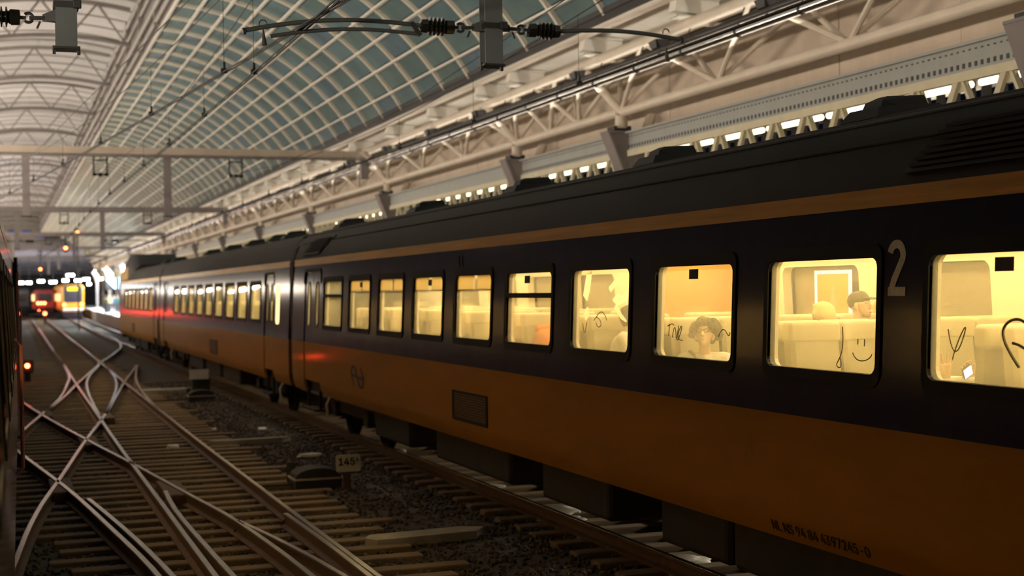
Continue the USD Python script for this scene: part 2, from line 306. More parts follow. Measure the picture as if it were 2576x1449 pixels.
track('short rust-brown check rails lying close beside the running rails', [[(1.02, 19.6), (1.49, 13.8), (1.78, 6)], [(2.05, 19.9), (1.98, 17.6), (2.0, 15.2), (2.04, 12.5), (2.08, 6)], [(3.2, 17.2), (3.23, 14.4), (3.16, 9), (3.1, 6)]], [])
track('track under the yellow and blue train, mostly hidden in its shadow',
      [[(6.24, -2), (6.24, 90), (6.55, 125), (7.3, 180), (8, 225)], [(7.7, -2), (7.7, 90), (8.02, 125), (8.77, 180), (9.5, 225)]], [(5.75, 8.2, 3 + .62 * i, .003 * (i % 3)) for i in range(118)])
# crossing frogs: the cast blocks where rails cross
for k, (x, y) in enumerate([(2.12, 33.2), (1.46, 27.6), (.74, 21.3), (3.6, 58.5), (2.2, 20.3), (.86, 34.4)]):
    part('crossing_block', MB().rbox(x - .16, x + .16, y - .8, y + .8, -.2, -.012, .02), 'rust', t_mid)

# loose stones
protos = '/World/ballast_stones'
pi = UsdGeom.PointInstancer.Define(stage, protos)
keys(pi.GetPrim(), 'loose brown ballast stones strewn between the rails and timbers', 'stones', kind='stuff')
for k in range(3):
    m = trimesh.creation.icosphere(1, 1.0); rr = np.random.default_rng(k); v = np.array(m.vertices) * rr.uniform(.72, 1.15, (len(m.vertices), 1)) * [1, .8, .65]
    v = np.round(v / .34) * .34 * .5 + v * .5
    usdkit.mesh(stage, f'{protos}/stone_{k:03d}', (v, m.faces), M[f'stone{k}'])
N = 34000
sy = 5.5 + 42 * RNG.random(N) ** 1.7; sx = RNG.uniform(-.9, 6.2, N); sc = RNG.uniform(.018, .04, N)
pos = np.column_stack([sx, sy, hgt(sx, sy) + sc * .35]); onT = (np.abs((sy - 5.2 + .3) % .6 - .3) < .12) & (sx > 0.3) & (sx < 4.2); keep = ~(onT & (RNG.random(N) < .9)); pos, sc = pos[keep], sc[keep]; N = len(sc)
q = RNG.normal(size=(N, 4)); q /= np.linalg.norm(q, axis=1)[:, None]
pi.CreatePrototypesRel().SetTargets([f'{protos}/stone_{k:03d}' for k in range(3)])
pi.CreateProtoIndicesAttr(Vt.IntArray.FromNumpy(RNG.integers(0, 3, N).astype(np.int32))); pi.CreatePositionsAttr(Vt.Vec3fArray.FromNumpy(pos.astype(np.float32)))
pi.CreateScalesAttr(Vt.Vec3fArray.FromNumpy(np.repeat(sc[:, None], 3, 1).astype(np.float32))); pi.CreateOrientationsAttr(Vt.QuathArray([Gf.Quath(*map(float, a)) for a in q]))

# platform at the far right and the one on the left (behind the left train)
edge = [(8.75, 84), (8.97, 123), (9.7, 165), (10.7, 204), (13, 290)]
part('platform_right', MB().plate(Polygon(edge + [(34, 290), (34, 84)]), lambda a, b, d: np.column_stack([a, b, d - .25]), 1.13), 'platform', label='bright far platform beyond the front of the train', kind='structure')
part('platform_edge_wall', MB().plate(Polygon(edge + [(x - .06, y) for x, y in edge[::-1]]), lambda a, b, d: np.column_stack([a, b, d - .25]), 1.1), 'platside', label='dark side wall of the far platform', kind='structure')
part('platform_left', MB().box(-12, -4.6, -4, 260, -.3, .85), 'platform', label='platform behind the left-hand train', kind='structure')

# ------------------------------------------------------------------ glass vault
P0, P1, H = np.array([11, .466 * 11 + 2.7]), np.array([5.0, 1.751 * 5 + 2.7]), .843
c = P1 - P0; L = np.hypot(*c); nn = np.array([-c[1], c[0]]) / L; nn = nn if nn[1] > 0 else -nn
RV = (L * L / 4 + H * H) / (2 * H); CV = (P0 + P1) / 2 - nn * (RV - H)
A0, A1 = math.atan2(*(P0 - CV)[::-1]), math.atan2(*(P1 - CV)[::-1])
def vp(s, d=0.0):
    a = A0 + (A1 - A0) * np.asarray(s, float) / 10; return np.column_stack([CV[0] + (RV + d) * np.cos(a), CV[1] + (RV + d) * np.sin(a)])
RIBS = [1.9 + 2.09 * k for k in range(98)]
gr = thing('glass_roof', 'ribbed teal glass roof sloping up to the left over the tracks', 'roof', (11, 0, P0[1]), kind='structure')
def arc_strip(b, s0, s1, y0, y1, d0, d1, n=2):
    s = np.linspace(s0, s1, n + 1); a, o = vp(s, d0), vp(s, d1); k = n + 1
    v = np.vstack([np.column_stack([q[:, 0], np.full(k, y), q[:, 1]]) for q in (a, o) for y in (y0, y1)])
    f = []
    for i in range(n): f += [(i, i + 1, k + i + 1, k + i), (2 * k + i, 3 * k + i, 3 * k + i + 1, 2 * k + i + 1), (i, 2 * k + i, 2 * k + i + 1, i + 1), (k + i, k + i + 1, 3 * k + i + 1, 3 * k + i)]
    f += [(0, k, 3 * k, 2 * k), (n, 2 * k + n, 3 * k + n, k + n)]
    return b.add(v, f)
rest = MB(); npane = 0
for i in range(len(RIBS) - 1):
    for j in range(10):
        if 7 <= i < 37 and npane < 300:
            part('glass_pane', arc_strip(MB(), j + .02, j + .98, RIBS[i] + .02, RIBS[i + 1] - .02, .05, .062), ('rg0', 'rg1', 'rg2', 'rg0')[(i * 7 + j * 5 + i * j) % 4], gr); npane += 1
        else: arc_strip(rest, j + .02, j + .98, RIBS[i] + .02, RIBS[i + 1] - .02, .05, .062)
part('distant_glass_panes', rest, 'rg1', gr, kind='stuff')
for y in RIBS: part('roof_rib', arc_strip(MB(), 0, 10, y - .048, y + .048, -.045, .06, 16), 'rib', gr)
for j in range(11):
    p = vp([j])[0]; part('purlin', MB().box(p[0] - .045, p[0] + .045, 1, 207, p[1] - .085, p[1] - .035), 'white', gr)
# gutter beam, soffit and edge beam
gb = thing('gutter_beam', 'long dark gutter along the lower edge of the glass roof', 'gutter', (11, 0, 7.75), kind='structure')
part('gutter', MB().box(10.9, 11.12, 1, 206, 7.78, 8.0), 'gutter', gb); part('gutter_lip', MB().box(10.87, 10.9, 1, 206, 7.92, 8.03), 'dark', gb); part('gutter_board', MB().box(10.97, 11.16, 1, 206, 7.7, 7.778), 'beige', gb)
part('soffit', MB().add([(11.1, 1, 7.86), (12.75, 1, 7.66), (12.75, 206, 7.66), (11.1, 206, 7.86), (11.1, 1, 7.9), (12.75, 1, 7.7), (12.75, 206, 7.7), (11.1, 206, 7.9)], [(0, 1, 2, 3), (4, 7, 6, 5), (0, 4, 5, 1), (2, 6, 7, 3), (0, 3, 7, 4), (1, 5, 6, 2)]), 'white', label='bright white soffit strip under the gutter', kind='structure')
eb = thing('edge_beam', 'grey box beam with pipes where the glass roof meets the sheeted vault', 'roof beam', (5.2, 0, 11.5), kind='structure')
part('beam', MB().box(5.02, 5.4, 1, 206, 11.55, 13.9), 'arch', eb)
for dx, z, r in ((-.1, 11.75, .09), (-.14, 12.2, .11), (-.1, 12.95, .07), (-.12, 13.5, .09)): part('edge_pipe', MB().tube([(5.02 + dx, y, z) for y in np.linspace(1, 206, 40)], r, 10), 'arch', eb)
for k in range(34): part('pipe_clip', MB().box(4.84, 5.03, 20 + 5.6 * k, 20.25 + 5.6 * k, 11.6, 13.7), 'arch', eb)

# ------------------------------------------------------------------ sheeted left vault with arched trusses
AC, AR = (2.1, -.45), 13.24
def av(x, d): return AC[1] + math.sqrt((AR + d) ** 2 - (x - AC[0]) ** 2)
vt = thing('sheeted_vault', 'pale sheeted barrel vault at the upper left', 'roof', (2, 0, 12.5), kind='structure')
AY = [57.5 + 11.3 * k for k in range(-3, 14)]
xsv = np.linspace(-6.5, 5.3, 25)
for a in range(len(AY) - 1):
    for k in range(5):
        y0 = AY[a] + 11.3 * k / 5 + .03; y1 = AY[a] + 11.3 * (k + 1) / 5 - .03; yy = np.linspace(y0, y1, 12); b = MB()
        zz = np.array([[av(x, 1.75 + .035 * (j % 2)) for x in xsv] for j in range(len(yy))]); n = len(xsv)
        v = np.array([[xsv[i], yy[j], zz[j, i]] for j in range(len(yy)) for i in range(n)])
        b.add(v, [(j * n + i, (j + 1) * n + i, (j + 1) * n + i + 1, j * n + i + 1) for j in range(len(yy) - 1) for i in range(n - 1)])
        b.add(v + [0, 0, .04], [(j * n + i, j * n + i + 1, (j + 1) * n + i + 1, (j + 1) * n + i) for j in range(len(yy) - 1) for i in range(n - 1)])
        part('roof_sheet', b, 'vault', vt)
ORD = ['first', 'second', 'third', 'fourth', 'fifth', 'sixth', 'seventh', 'eighth']
def arch_label(k): return f'{ORD[k - 3]} grey arched truss counted from the top left corner' if 3 <= k < 8 else 'grey arched truss high in the sheeted vault, receding or overhead'
def arch(y):
    t = thing('arch_truss', arch_label(0), 'roof truss', (2.1, y, 12.7), 'arched trusses under the sheeted vault')
    for dx in (-.16, .16): part('upper_chord', MB().tube([(x, y + dx, av(x, 1.38)) for x in np.linspace(-6, 4.88, 22)], .06, 8), 'arch', t)
    part('lower_chord', MB().tube([(x, y, av(x, 0)) for x in np.linspace(-6, 4.88, 22)], .085, 8), 'arch', t)
    xn = np.arange(-5.9, 4.8, 1.06)
    for i in range(len(xn) - 1):
        up = i % 2; b = MB()
        for dx in (-.16, .16): b.bar((xn[i], y + (dx if up else 0), av(xn[i], 1.38 if up else 0)), (xn[i + 1], y + (0 if up else dx), av(xn[i + 1], 0 if up else 1.38)), .07, .05)
        part('diagonal', b, 'arch', t)
    return t
ARCH_SRC = None
for k, y in enumerate(AY):
    if ARCH_SRC is None: ARCH_SRC = arch(y)
    else: copy_of(ARCH_SRC, 'arch_truss', (2.1, y, 12.7), arch_label(k))
# end wall of the vault and the dark hall beyond
ew = thing('end_gable', 'curved end wall of the sheeted vault with a row of blue lit windows', 'gable', (2, 206, 8), kind='structure')
zl = [(x, av(x, 1.7)) for x in np.linspace(-6.5, 5.3, 20)]; lo = [(x, av(x, -2.6)) for x in np.linspace(5.3, -6.5, 20)]
part('gable_wall', MB().plate(Polygon(zl + lo), lambda a, b, d: np.column_stack([a, 206 + d, b]), .4), 'farwall', ew)
for k in range(4):
    x = -1.0 + 1.75 * k; part('gable_window', MB().plate(rrect(x, x + 1.2, av(x + .6, -1.7), av(x + .6, -1.05), .1), lambda a, b, d: np.column_stack([a, 205.9 + d, b]), .08), 'bluewin', ew)
hb = thing('far_hall', 'dim low hall structure closing the view behind the far trains', 'building', (5, 262, 0), kind='structure')
part('wall', MB().box(-40, 60, 300, 301, -.3, 16), 'farwall', hb)
for k in range(7): part('roof_beam', MB().box(-20, 30, 215 + 11 * k, 215.6 + 11 * k, 10.0 - .55 * k, 10.9 - .55 * k), 'mauve', hb)
for k in range(6): part('roof_deck', MB().box(-20, 30, 217 + 11 * k, 224 + 11 * k, 11.2 - .55 * k, 11.4 - .55 * k), 'farwall', hb)

# ------------------------------------------------------------------ canopy truss on the right
COLY = [1.7, 14.1, 26.57, 32.85, 45.36, 57.5, 69.7, 82, 94.3, 106.6, 118.9, 131.2, 143.5, 155.8, 168.1, 180.4, 192.7, 205]
ZB, ZT = 6.27, 7.33; XB, XF, XR = 12.0, 11.52, 12.5
part('fascia_sheets_backing', MB().box(12.9, 12.94, 1, 206, 5.8, 7.7), 'panel', label='backing of the beige fascia behind the tube truss', kind='structure')
fs = thing('fascia', 'beige fascia of tall sheets behind the white tube truss', 'fascia', (12.85, 0, 5.8), kind='structure')
for k in range(66):
    y = 1.2 + 3.11 * k; part('fascia_sheet', MB().box(12.86 + .006 * (k % 2), 12.9, y, y + 3.095, 5.82, 7.68), 'panel', fs)
ct_n = 0
for a, b_ in zip(COLY[:-1], COLY[1:]):
    short = b_ - a < 8; nb = 3; nodes = [a, 28.85, 30.6, b_] if short else list(np.linspace(a, b_, 4))
    place = {0: 'nearest, mostly beyond the upper right corner', 1: 'above the nearest dark wedge-headed column on the right', 2: 'short crossed one between the two close wedge heads'}.get(ct_n, None)
    t = thing('canopy_truss', ('white tubular truss section, ' + place) if place else f'{ORD[ct_n]} white tubular truss section counted from the right frame edge' if ct_n < 7 else 'white tubular truss section far along the canopy', 'roof truss', (XB, a, ZB), 'canopy truss sections')
    part('bottom_chord', MB().tube([(XB, y, ZB) for y in np.linspace(a + .08, b_ - .08, 6)], .1, 14), 'beige', t, smooth=40)
    for x in (XF, XR): part('top_chord', MB().tube([(x, y, ZT) for y in np.linspace(a, b_, 6)], .105 if x == XF else .07, 10), 'beige', t, smooth=40)
    for i, y in enumerate(nodes):
        for x in (XF, XR):
            for s, j in ((-1, i - 1), (1, i + 1)):
                if 0 <= j < len(nodes):
                    ym = (y + nodes[j]) / 2
                    if short and i in (1, 2) and j in (1, 2): ym = nodes[j] + (y - nodes[j]) * .1
                    part('web_tube', MB().tube([(XB, y + s * .05, ZB + .05), (x, ym, ZT)], .05, 8), 'beige', t, smooth=40)
        if i == 0: part('end_strut', MB().tube([(XB, y, ZB), (XF - .02, y + .9, ZT)], .088, 10), 'beige', t, smooth=40)
        if y < 120 and i < 3: part('cross_tie', MB().tube([(XF, y + .05, ZT), (XR, y + .05, ZT)], .045, 6), 'beige', t)
    ct_n += 1
for k, y in enumerate(COLY):
    nm = {1: 'mauve wedge-headed column cut by the right frame edge', 2: 'mauve wedge-headed column, nearest full one beside the roof of the train', 3: 'mauve wedge-headed column second from the right, close to the nearest one', 4: 'mauve wedge-headed column left of the long lattice gap, above the coach roof'}.get(k)
    t = thing('canopy_column', nm or (f'{ORD[k - 1]} mauve wedge-headed column counted from the right frame edge' if 4 < k < 8 else 'mauve wedge-headed canopy column far along the row'), 'column', (12.3, y, 0), 'wedge-headed canopy columns')
    part('wedge_head', MB().plate(Polygon([(11.66, 5.83), (12.62, 5.83), (12.5, 4.6), (12.16, 4.6)]), lambda a, b, d: np.column_stack([a, y - .16 + d, b]), .32), 'mauve', t)
    part('flange', MB().bar((11.64, y, 5.84), (12.15, y, 4.6), .42, .05, up=(1, 0, .4)), 'mauve', t)
    part('shaft', MB().box(12.16, 12.5, y - .16, y + .16, -.25, 4.6), 'mauve', t)
    part('cap_plate', MB().box(11.6, 12.66, y - .2, y + .2, 5.83, 5.87), 'mauve', t)
    part('bearing', MB().box(11.8, 12.1, y - .14, y + .14, 5.87, 5.93).box(11.76, 11.82, y - .18, y + .18, 5.87, 5.97).box(12.08, 12.14, y - .18, y + .18, 5.87, 5.97), 'dark', t)
    part('stub', MB().tube([(XB, y, 5.9), (XB, y, 6.2)], .13, 10), 'beige', t, smooth=40)
    part('rear_stay', MB().tube([(12.55, y, 5.86), (12.7, y, 6.25)], .12, 8), 'panel', t)
# perforated beam and lattice girder below the fascia
for a, b_ in zip(COLY[:-1], COLY[1:]):
    near = b_ < 34; i = COLY.index(a); short = b_ - a < 8
    lab = {1: 'perforated beam with V lattice below, right of the nearest wedge-headed column', 0: 'perforated beam with V lattice, nearest bay at the right frame edge', 2: 'perforated beam with V lattice between the two close wedge heads'}.get(i, f'{ORD[i]} perforated beam with V lattice counted from the right frame edge' if i < 7 else 'perforated beam with V lattice far along the canopy')
    t = thing('lattice_girder', lab, 'girder', (12, a, 4.7), 'lattice girders of the canopy')
    y0, y1 = a + .35, b_ - .35
    part('perforated_beam', MB().box(12.0, 12.05, y0, y1, 5.46, 5.8).box(11.92, 12.05, y0, y1, 5.79, 5.83), 'perf', t)
    if near:
        b = MB()
        for y in np.arange(y0 + .1, y1, .125): b.box(11.994, 12.001, y, y + .05, 5.5, 5.565).box(11.994, 12.001, y, y + .04, 5.72, 5.74)
        part('perforations', b, 'dark', t, kind='stuff')
    part('lattice_band', MB().box(11.96, 12.06, y0, y1, 5.33, 5.455), 'lattice', t); part('lattice_sill', MB().box(11.96, 12.06, y0, y1, 4.55, 4.66), 'lattice', t)
    for y in np.arange(y0 + .3, y1 - .3, .96):
        part('lattice_leg', MB().bar((12.0, y, 5.36), (12.0, y + .38, 4.64), .1, .06, up=(1, 0, 0)), 'lattice', t); part('lattice_brace', MB().bar((12.04, y - .08, 5.36), (12.04, y - .46, 4.64), .05, .09, up=(1, 0, 0)), 'lattice', t)
        part('gusset', MB().plate(Polygon([(y - .2, 5.36), (y + .2, 5.36), (y + .1, 5.2), (y - .12, 5.2)]), lambda a_, b2, d: np.column_stack([12.03 + d, a_, b2]), .015), 'lattice', t)
    tb = thing('tube_lamp', f'{ORD[i]} row of yellowish fluorescent tubes behind the lattice, from the right edge' if i < 6 else 'yellowish fluorescent tubes behind the far lattice girders', 'lamp', (12.75, a, 5.1), 'fluorescent tubes behind the lattice')
    part('lamp_tray', MB().box(12.62, 12.86, y0, y1, 5.5, 5.54), 'white', tb); part('hanger', MB().box(12.84, 12.862, y0 + .3, y0 + .33, 5.53, 5.95).box(12.84, 12.862, y1 - .33, y1 - .3, 5.53, 5.95), 'white', tb)
    for y in np.arange(y0, y1 - 1.5, 1.92): part('tube', MB().tube([(12.74, y, 5.43), (12.74, y + 1.72, 5.43)], .05, 8), 'tube', tb)
sw = thing('side_wall', 'bluish corrugated sheeting seen through the lattice', 'wall', (15, 0, 4), kind='structure')
for k in range(52):
    b = MB(); y0 = 1 + 3.95 * k
    for j in range(10): y = y0 + .395 * j; b.add([(15, y, 3.6), (15, y + .2, 3.6), (15.1, y + .25, 3.6), (15.1, y + .39, 3.6), (15, y, 6), (15, y + .2, 6), (15.1, y + .25, 6), (15.1, y + .39, 6)], [(0, 4, 5, 1), (1, 5, 6, 2), (2, 6, 7, 3)])
    part('corrugated_sheet', b, 'corr', sw)
part('canopy_ceiling', MB().box(12.9, 15.2, 1, 206, 5.84, 5.9), 'corr', label='dark underside of the canopy behind the lattice', kind='structure')
# box brackets under the soffit
for k, y in enumerate([18.2, 22.4, 26.56, 31, 33.36, 37.65, 42.13, 47.1] + [51.2 + 4.1 * j for j in range(36)]):
    t = thing('bracket', f'{ORD[k]} white box bracket under the soffit, counted from the upper right' if k < 8 else 'white box bracket far along the soffit strip', 'bracket', (11.1, y, 7.5), 'white box brackets along the soffit')
    part('box_arm', MB().plate(Polygon([(11.16, 7.72), (11.98, 7.7), (11.98, 7.42), (11.12, 7.5)]), lambda a, b, d: np.column_stack([a, y - .14 + d, b]), .28), 'white', t)
    part('top_rod', MB().tube([(11.3, y - .17, 7.75), (11.98, y - .17, 7.73)], .025, 6), 'white', t); part('lower_lip', MB().box(11.12, 12.0, y - .16, y + .16, 7.4, 7.43), 'white', t)
    part('strut', MB().tube([(11.7, y + .5, 7.72), (11.66, y + .75, 7.42)], [.1, .07], 8), 'beige', t)
# service pipe with straps and a thin conduit
t = thing('service_pipe', 'shiny metal pipe strapped along the truss', 'pipe', (11.28, 0, 6.8))
part('pipe', MB().tube([(11.28, y, 6.79) for y in np.linspace(2, 205, 90)], .075, 14), 'pipe', t, smooth=50)
part('conduit', MB().tube([(11.26, y, 6.93) for y in np.linspace(2, 205, 90)], .022, 6), 'gutter', t)
part('second_pipe', MB().tube([(11.36, y, 7.02) for y in np.linspace(2, 205, 90)], .04, 8), 'gutter', t)
for k in range(44): y = 12.5 + 1.95 * k; part('strap', MB().tube([(11.28, y, 6.79), (11.28, y + .06, 6.79)], .085, 12).tube([(11.28, y + .03, 6.88), (11.4, y + .1, 7.1), (11.5, y + .2, 7.24)], .012, 5), 'dark', t)
t = thing('ceiling_conduit', 'bundle of beige service tubes under the soffit, above the shiny pipe', 'pipe', (12.1, 0, 7.5))
for x, z, r in ((12.16, 7.52, .07), (12.34, 7.55, .05), (11.85, 7.16, .035)): part('tube', MB().tube([(x, y, z) for y in np.linspace(2, 205, 60)], r, 8), 'beige', t)
for k, y in enumerate([19.5, 23.4, 27.3, 33.9, 38.2, 43.0, 48]):
    t = thing('floodlight', f'{ORD[k]} small black floodlight above the shiny pipe, counted from the upper right', 'floodlight', (11.4, y, 7.1), 'black floodlights along the truss')
    part('housing', MB().hull([(11.3, y, 7.05), (11.5, y, 7.05), (11.3, y + .25, 7.05), (11.5, y + .25, 7.05), (11.26, y - .03, 7.2), (11.56, y - .03, 7.22), (11.26, y + .28, 7.18), (11.56, y + .28, 7.2)]), 'dark', t)
    part('clamp', MB().bar((11.4, y + .12, 6.9), (11.4, y + .12, 7.06), .04, .04), 'dark', t)

# ------------------------------------------------------------------ people
def bones(segs, res=12, edge=.03, smooth=6):
    """segs: lists of (point, radius); neighbours are joined by hulls; one continuous smoothed surface."""
    out = []
    for s in segs:
        sp = [Manifold.sphere(float(r), res).translate(tuple(map(float, p))) for p, r in s]
        out += [Manifold.batch_hull([sp[i], sp[i + 1]]) for i in range(len(sp) - 1)] if len(sp) > 1 else sp
    m = Manifold.batch_boolean(out, manifold3d.OpType.Add).refine_to_length(edge).to_mesh()
    t = trimesh.Trimesh(m.vert_properties[:, :3], m.tri_verts, process=True)
    if smooth: trimesh.smoothing.filter_taubin(t, iterations=smooth)
    return np.array(t.vertices), np.array(t.faces)
def hand_bones(w, fwd, up, side=1, spread=.1, curl=.25, s=1.0):
    """Palm and five separate fingers from the wrist w; fwd points along the fingers, up away from the palm's back."""
    w, fwd, up = np.array(w, float), np.array(fwd, float), np.array(up, float); fwd /= np.linalg.norm(fwd); up -= fwd * (up @ fwd); up /= np.linalg.norm(up); rt = np.cross(fwd, up) * side
    k = w + fwd * .085 * s; segs = [[(w, .024 * s), (k + rt * -.03 * s, .014 * s)], [(w, .024 * s), (k + rt * .03 * s, .013 * s)], [(w + rt * -.012 * s, .02 * s), (k, .015 * s)], [(k - rt * .03 * s, .013 * s), (k + rt * .03 * s, .012 * s)]]
    for i, (o, ln) in enumerate(((-.032, .07), (-.011, .08), (.011, .075), (.032, .058))):
        a = (i - 1.5) * spread; d = fwd * math.cos(a) + rt * math.sin(a); p = k + rt * o * s; q = [(p, .0095 * s)]
        for j, f in enumerate((.45, .32, .23)):
            d2 = d * math.cos(curl * (j + .4)) - up * math.sin(curl * (j + .4)); p = p + d2 * ln * f * s; q.append((p, (.0088 - .0009 * j) * s))
        segs.append(q)
    p = w + fwd * .025 * s - rt * .024 * s; d = fwd * .65 - rt * .75 - up * .12; d /= np.linalg.norm(d)
    segs.append([(p, .015 * s), (p + d * .038 * s, .0115 * s), (p + (d * .062 + fwd * .012) * s, .0095 * s)])
    return segs
def head_segs(c, yaw, pitch, s=1.0):
    R = trimesh.transformations.euler_matrix(-pitch, 0, yaw, 'rxyz')[:3, :3] if False else (trimesh.transformations.rotation_matrix(yaw, [0, 0, 1]) @ trimesh.transformations.rotation_matrix(-pitch, [1, 0, 0]))[:3, :3]
    P = lambda x, y, z: np.array(c) + R @ (np.array([x, y, z]) * s)
    segs = [[(P(0, -.02, .035), .085 * s), (P(0, .015, .03), .08 * s)], [(P(0, .015, .03), .078 * s), (P(0, .03, -.045), .058 * s)], [(P(0, .03, -.045), .058 * s), (P(0, .062, -.088), .03 * s)],
            [(P(0, .085, .015), .012 * s), (P(0, .112, -.025), .014 * s)], [(P(-.018, .1, -.03), .008 * s), (P(.018, .1, -.03), .008 * s)],
            [(P(-.02, .087, -.062), .009 * s), (P(.02, .087, -.062), .009 * s)], [(P(-.045, .075, .028), .012 * s), (P(.045, .075, .028), .012 * s)]]
    for e in (-1, 1): segs.append([(P(e * .078, -.005, .02), .014 * s), (P(e * .082, -.012, -.005), .014 * s), (P(e * .076, 0, -.03), .009 * s)])
    return segs, P
def hair(P, style, s=1.0):
    if style == 'curly':
        r = np.random.default_rng(3); segs = []
        for _ in range(90):
            a, z = r.uniform(0, 2 * math.pi), r.uniform(.0, 1); q = (.13 * math.sqrt(1 - z * z * .8) * math.cos(a), -.03 + .13 * math.sqrt(1 - z * z * .8) * math.sin(a), .02 + .15 * z)
            if q[1] > .06 and q[2] < .07: continue
            segs.append([(P(*q), .034), (P(q[0] * .7, q[1] * .7 - .01, q[2] * .8), .03)])
        return bones(segs, 8, .02, 2)
    segs = [[(P(0, -.035, .05), .088), (P(0, .005, .062), .078)], [(P(0, -.05, .03), .083), (P(0, -.06, -.04), .055)], [(P(-.035, .04, .09), .035), (P(.035, .04, .09), .035)]]
    for e in (-1, 1): segs.append([(P(e * .05, -.02, .03), .05), (P(e * .066, 0, .035), .028)])
    if style == 'long': segs.append([(P(0, -.06, 0), .08), (P(0, -.085, -.2), .06)])
    return bones(segs, 12, .025, 3)
def person(label, loc, face, top, legs='trousers', style='short', hairc='hairdark', pose='sit', lean=0.0, headyaw=0.0, headpitch=0.0, extras=(), arms=None, group=None, hand=True):
    """Built facing +y with the floor at z = 0, then turned by face radians and set at loc."""
    t = thing('person', label, 'person', loc, group); ca, sa = math.cos(face), math.sin(face)
    def W(m): v, f = m; return np.column_stack([v[:, 0] * ca - v[:, 1] * sa, v[:, 0] * sa + v[:, 1] * ca, v[:, 2]]), f
    sit = pose == 'sit'; hz = .5 if sit else .95
    L_ = lambda h: (h * math.sin(lean), h * math.cos(lean))
    pel = np.array([0, 0, hz]); dy, dz = L_(.36); ch = pel + [0, dy, dz]; dy, dz = L_(.5); nk = pel + [0, dy, dz]; hd = nk + [0, .03 + .12 * math.sin(lean + headpitch * .5), .02 + .14 * math.cos(lean * .6)]
    sh = [nk + [e * .185, -.01, -.06] for e in (-1, 1)]
    ar = arms or [([-.25, .1, -.24], [-.12, .34, -.3]), ([.25, .1, -.24], [.12, .34, -.3])] if sit else arms or [([-.25, -.02, -.3], [-.25, .06, -.55]), ([.25, -.02, -.3], [.25, .08, -.55])]
    el = [nk + a[0] for a in ar]; wr = [nk + a[1] for a in ar]
    kn = [np.array([e * .11, .44, .52]) if sit else np.array([e * .1, .02 + .06 * e, .5]) for e in (-1, 1)]; an = [np.array([e * .11, .42, .09]) if sit else np.array([e * .11, .02 + .1 * e, .08]) for e in (-1, 1)]
    torso = [[(pel + [e * .07, 0, .02], .115), (ch + [e * .07, 0, 0], .115), (nk + [e * .1, -.01, -.07], .07)] for e in (-1, 1)] + [[(nk + [0, 0, -.08], .09), (nk, .055)], [(nk, .055), (hd, .05)]]
    armseg = [[(sh[i], .06), (el[i], .045), (wr[i], .03)] for i in (0, 1)]
    legseg = [[(pel + [e * .09, 0, 0], .1), (kn[i], .068), (an[i], .045)] for i, e in enumerate((-1, 1))] + [[(an[i] + [0, -.03, -.04], .042), (an[i] + [0, .15, -.05], .034)] for i in (0, 1)]
    hs, P = head_segs(hd, headyaw, headpitch)
    hands = []
    if hand:
        for i, e in enumerate((-1, 1)): d = wr[i] - el[i]; hands += hand_bones(wr[i], d, [0, 0, 1] if sit else [e, 0, 0], -e)
    part('body', W(bones(torso + armseg + legseg + hs + hands, 12, .03 if hand else .06, 3)), 'skin', t, smooth=True, local=True)
    inf = lambda segs, d: [[(p, r + d) for p, r in s] for s in segs]
    part('jacket' if top.startswith('jack') else 'shirt', W(bones(inf(torso[:2], .016) + [[(nk + [0, 0, -.09], .105), (nk + [0, -.01, -.03], .07)]] + [[(p, r + .014) for p, r in a[:2]] + [(a[1][0] * .12 + a[2][0] * .88, a[2][1] + .016)] for a in armseg] + [[(sh[0], .075), (sh[1], .075)]], 12, .04, 4)), top, t, smooth=True, local=True)
    part('trousers', W(bones(inf(legseg[:2], .014) + [[(pel + [-.08, 0, 0], .125), (pel + [.08, 0, 0], .125)]], 12, .05, 4)), legs, t, smooth=True, local=True)
    part('shoes', W(bones(inf(legseg[2:], .01), 10, .05, 2)), 'trousers', t, smooth=True, local=True)
    if style: part('hair', W(hair(P, style)), hairc, t, smooth=True, local=True)
    for x in extras:
        if x == 'glasses':
            b = MB()
            for e in (-1, 1):
                an_ = np.linspace(0, 2 * math.pi, 13); b.tube([P(e * .033 + .024 * math.cos(q), .095, .018 + .018 * math.sin(q)) for q in an_], .0032, 5); b.tube([P(e * .057, .093, .022), P(e * .08, .0, .025)], .003, 5)
            b.tube([P(-.01, .1, .02), P(.01, .1, .02)], .003, 5); part('glasses', W(b.get()), 'glassframe', t, local=True)
        if x == 'cap':
            part('cap', W(bones([[(P(0, -.03, .055), .09), (P(0, .015, .06), .083)], [(P(-.05, .07, .065), .014), (P(.05, .07, .065), .014)], [(P(-.045, .15, .05), .008), (P(.045, .15, .05), .008)], [(P(-.05, .07, .065), .012), (P(-.045, .15, .05), .008)], [(P(0, .07, .066), .014), (P(0, .16, .052), .008)], [(P(.05, .07, .065), .012), (P(.045, .15, .05), .008)]], 12, .025, 2)), 'jackdark', t, smooth=True, local=True)
        if x == 'strap':
            part('bag_strap', W(MB().tube([sh[1] + [-.05, -.06, .07], sh[1] + [-.06, .03, .085], ch + [.07, .14, .06], pel + [-.05, .15, .12]], .02, 6).get()), 'strap', t, smooth=True, local=True)
    return t

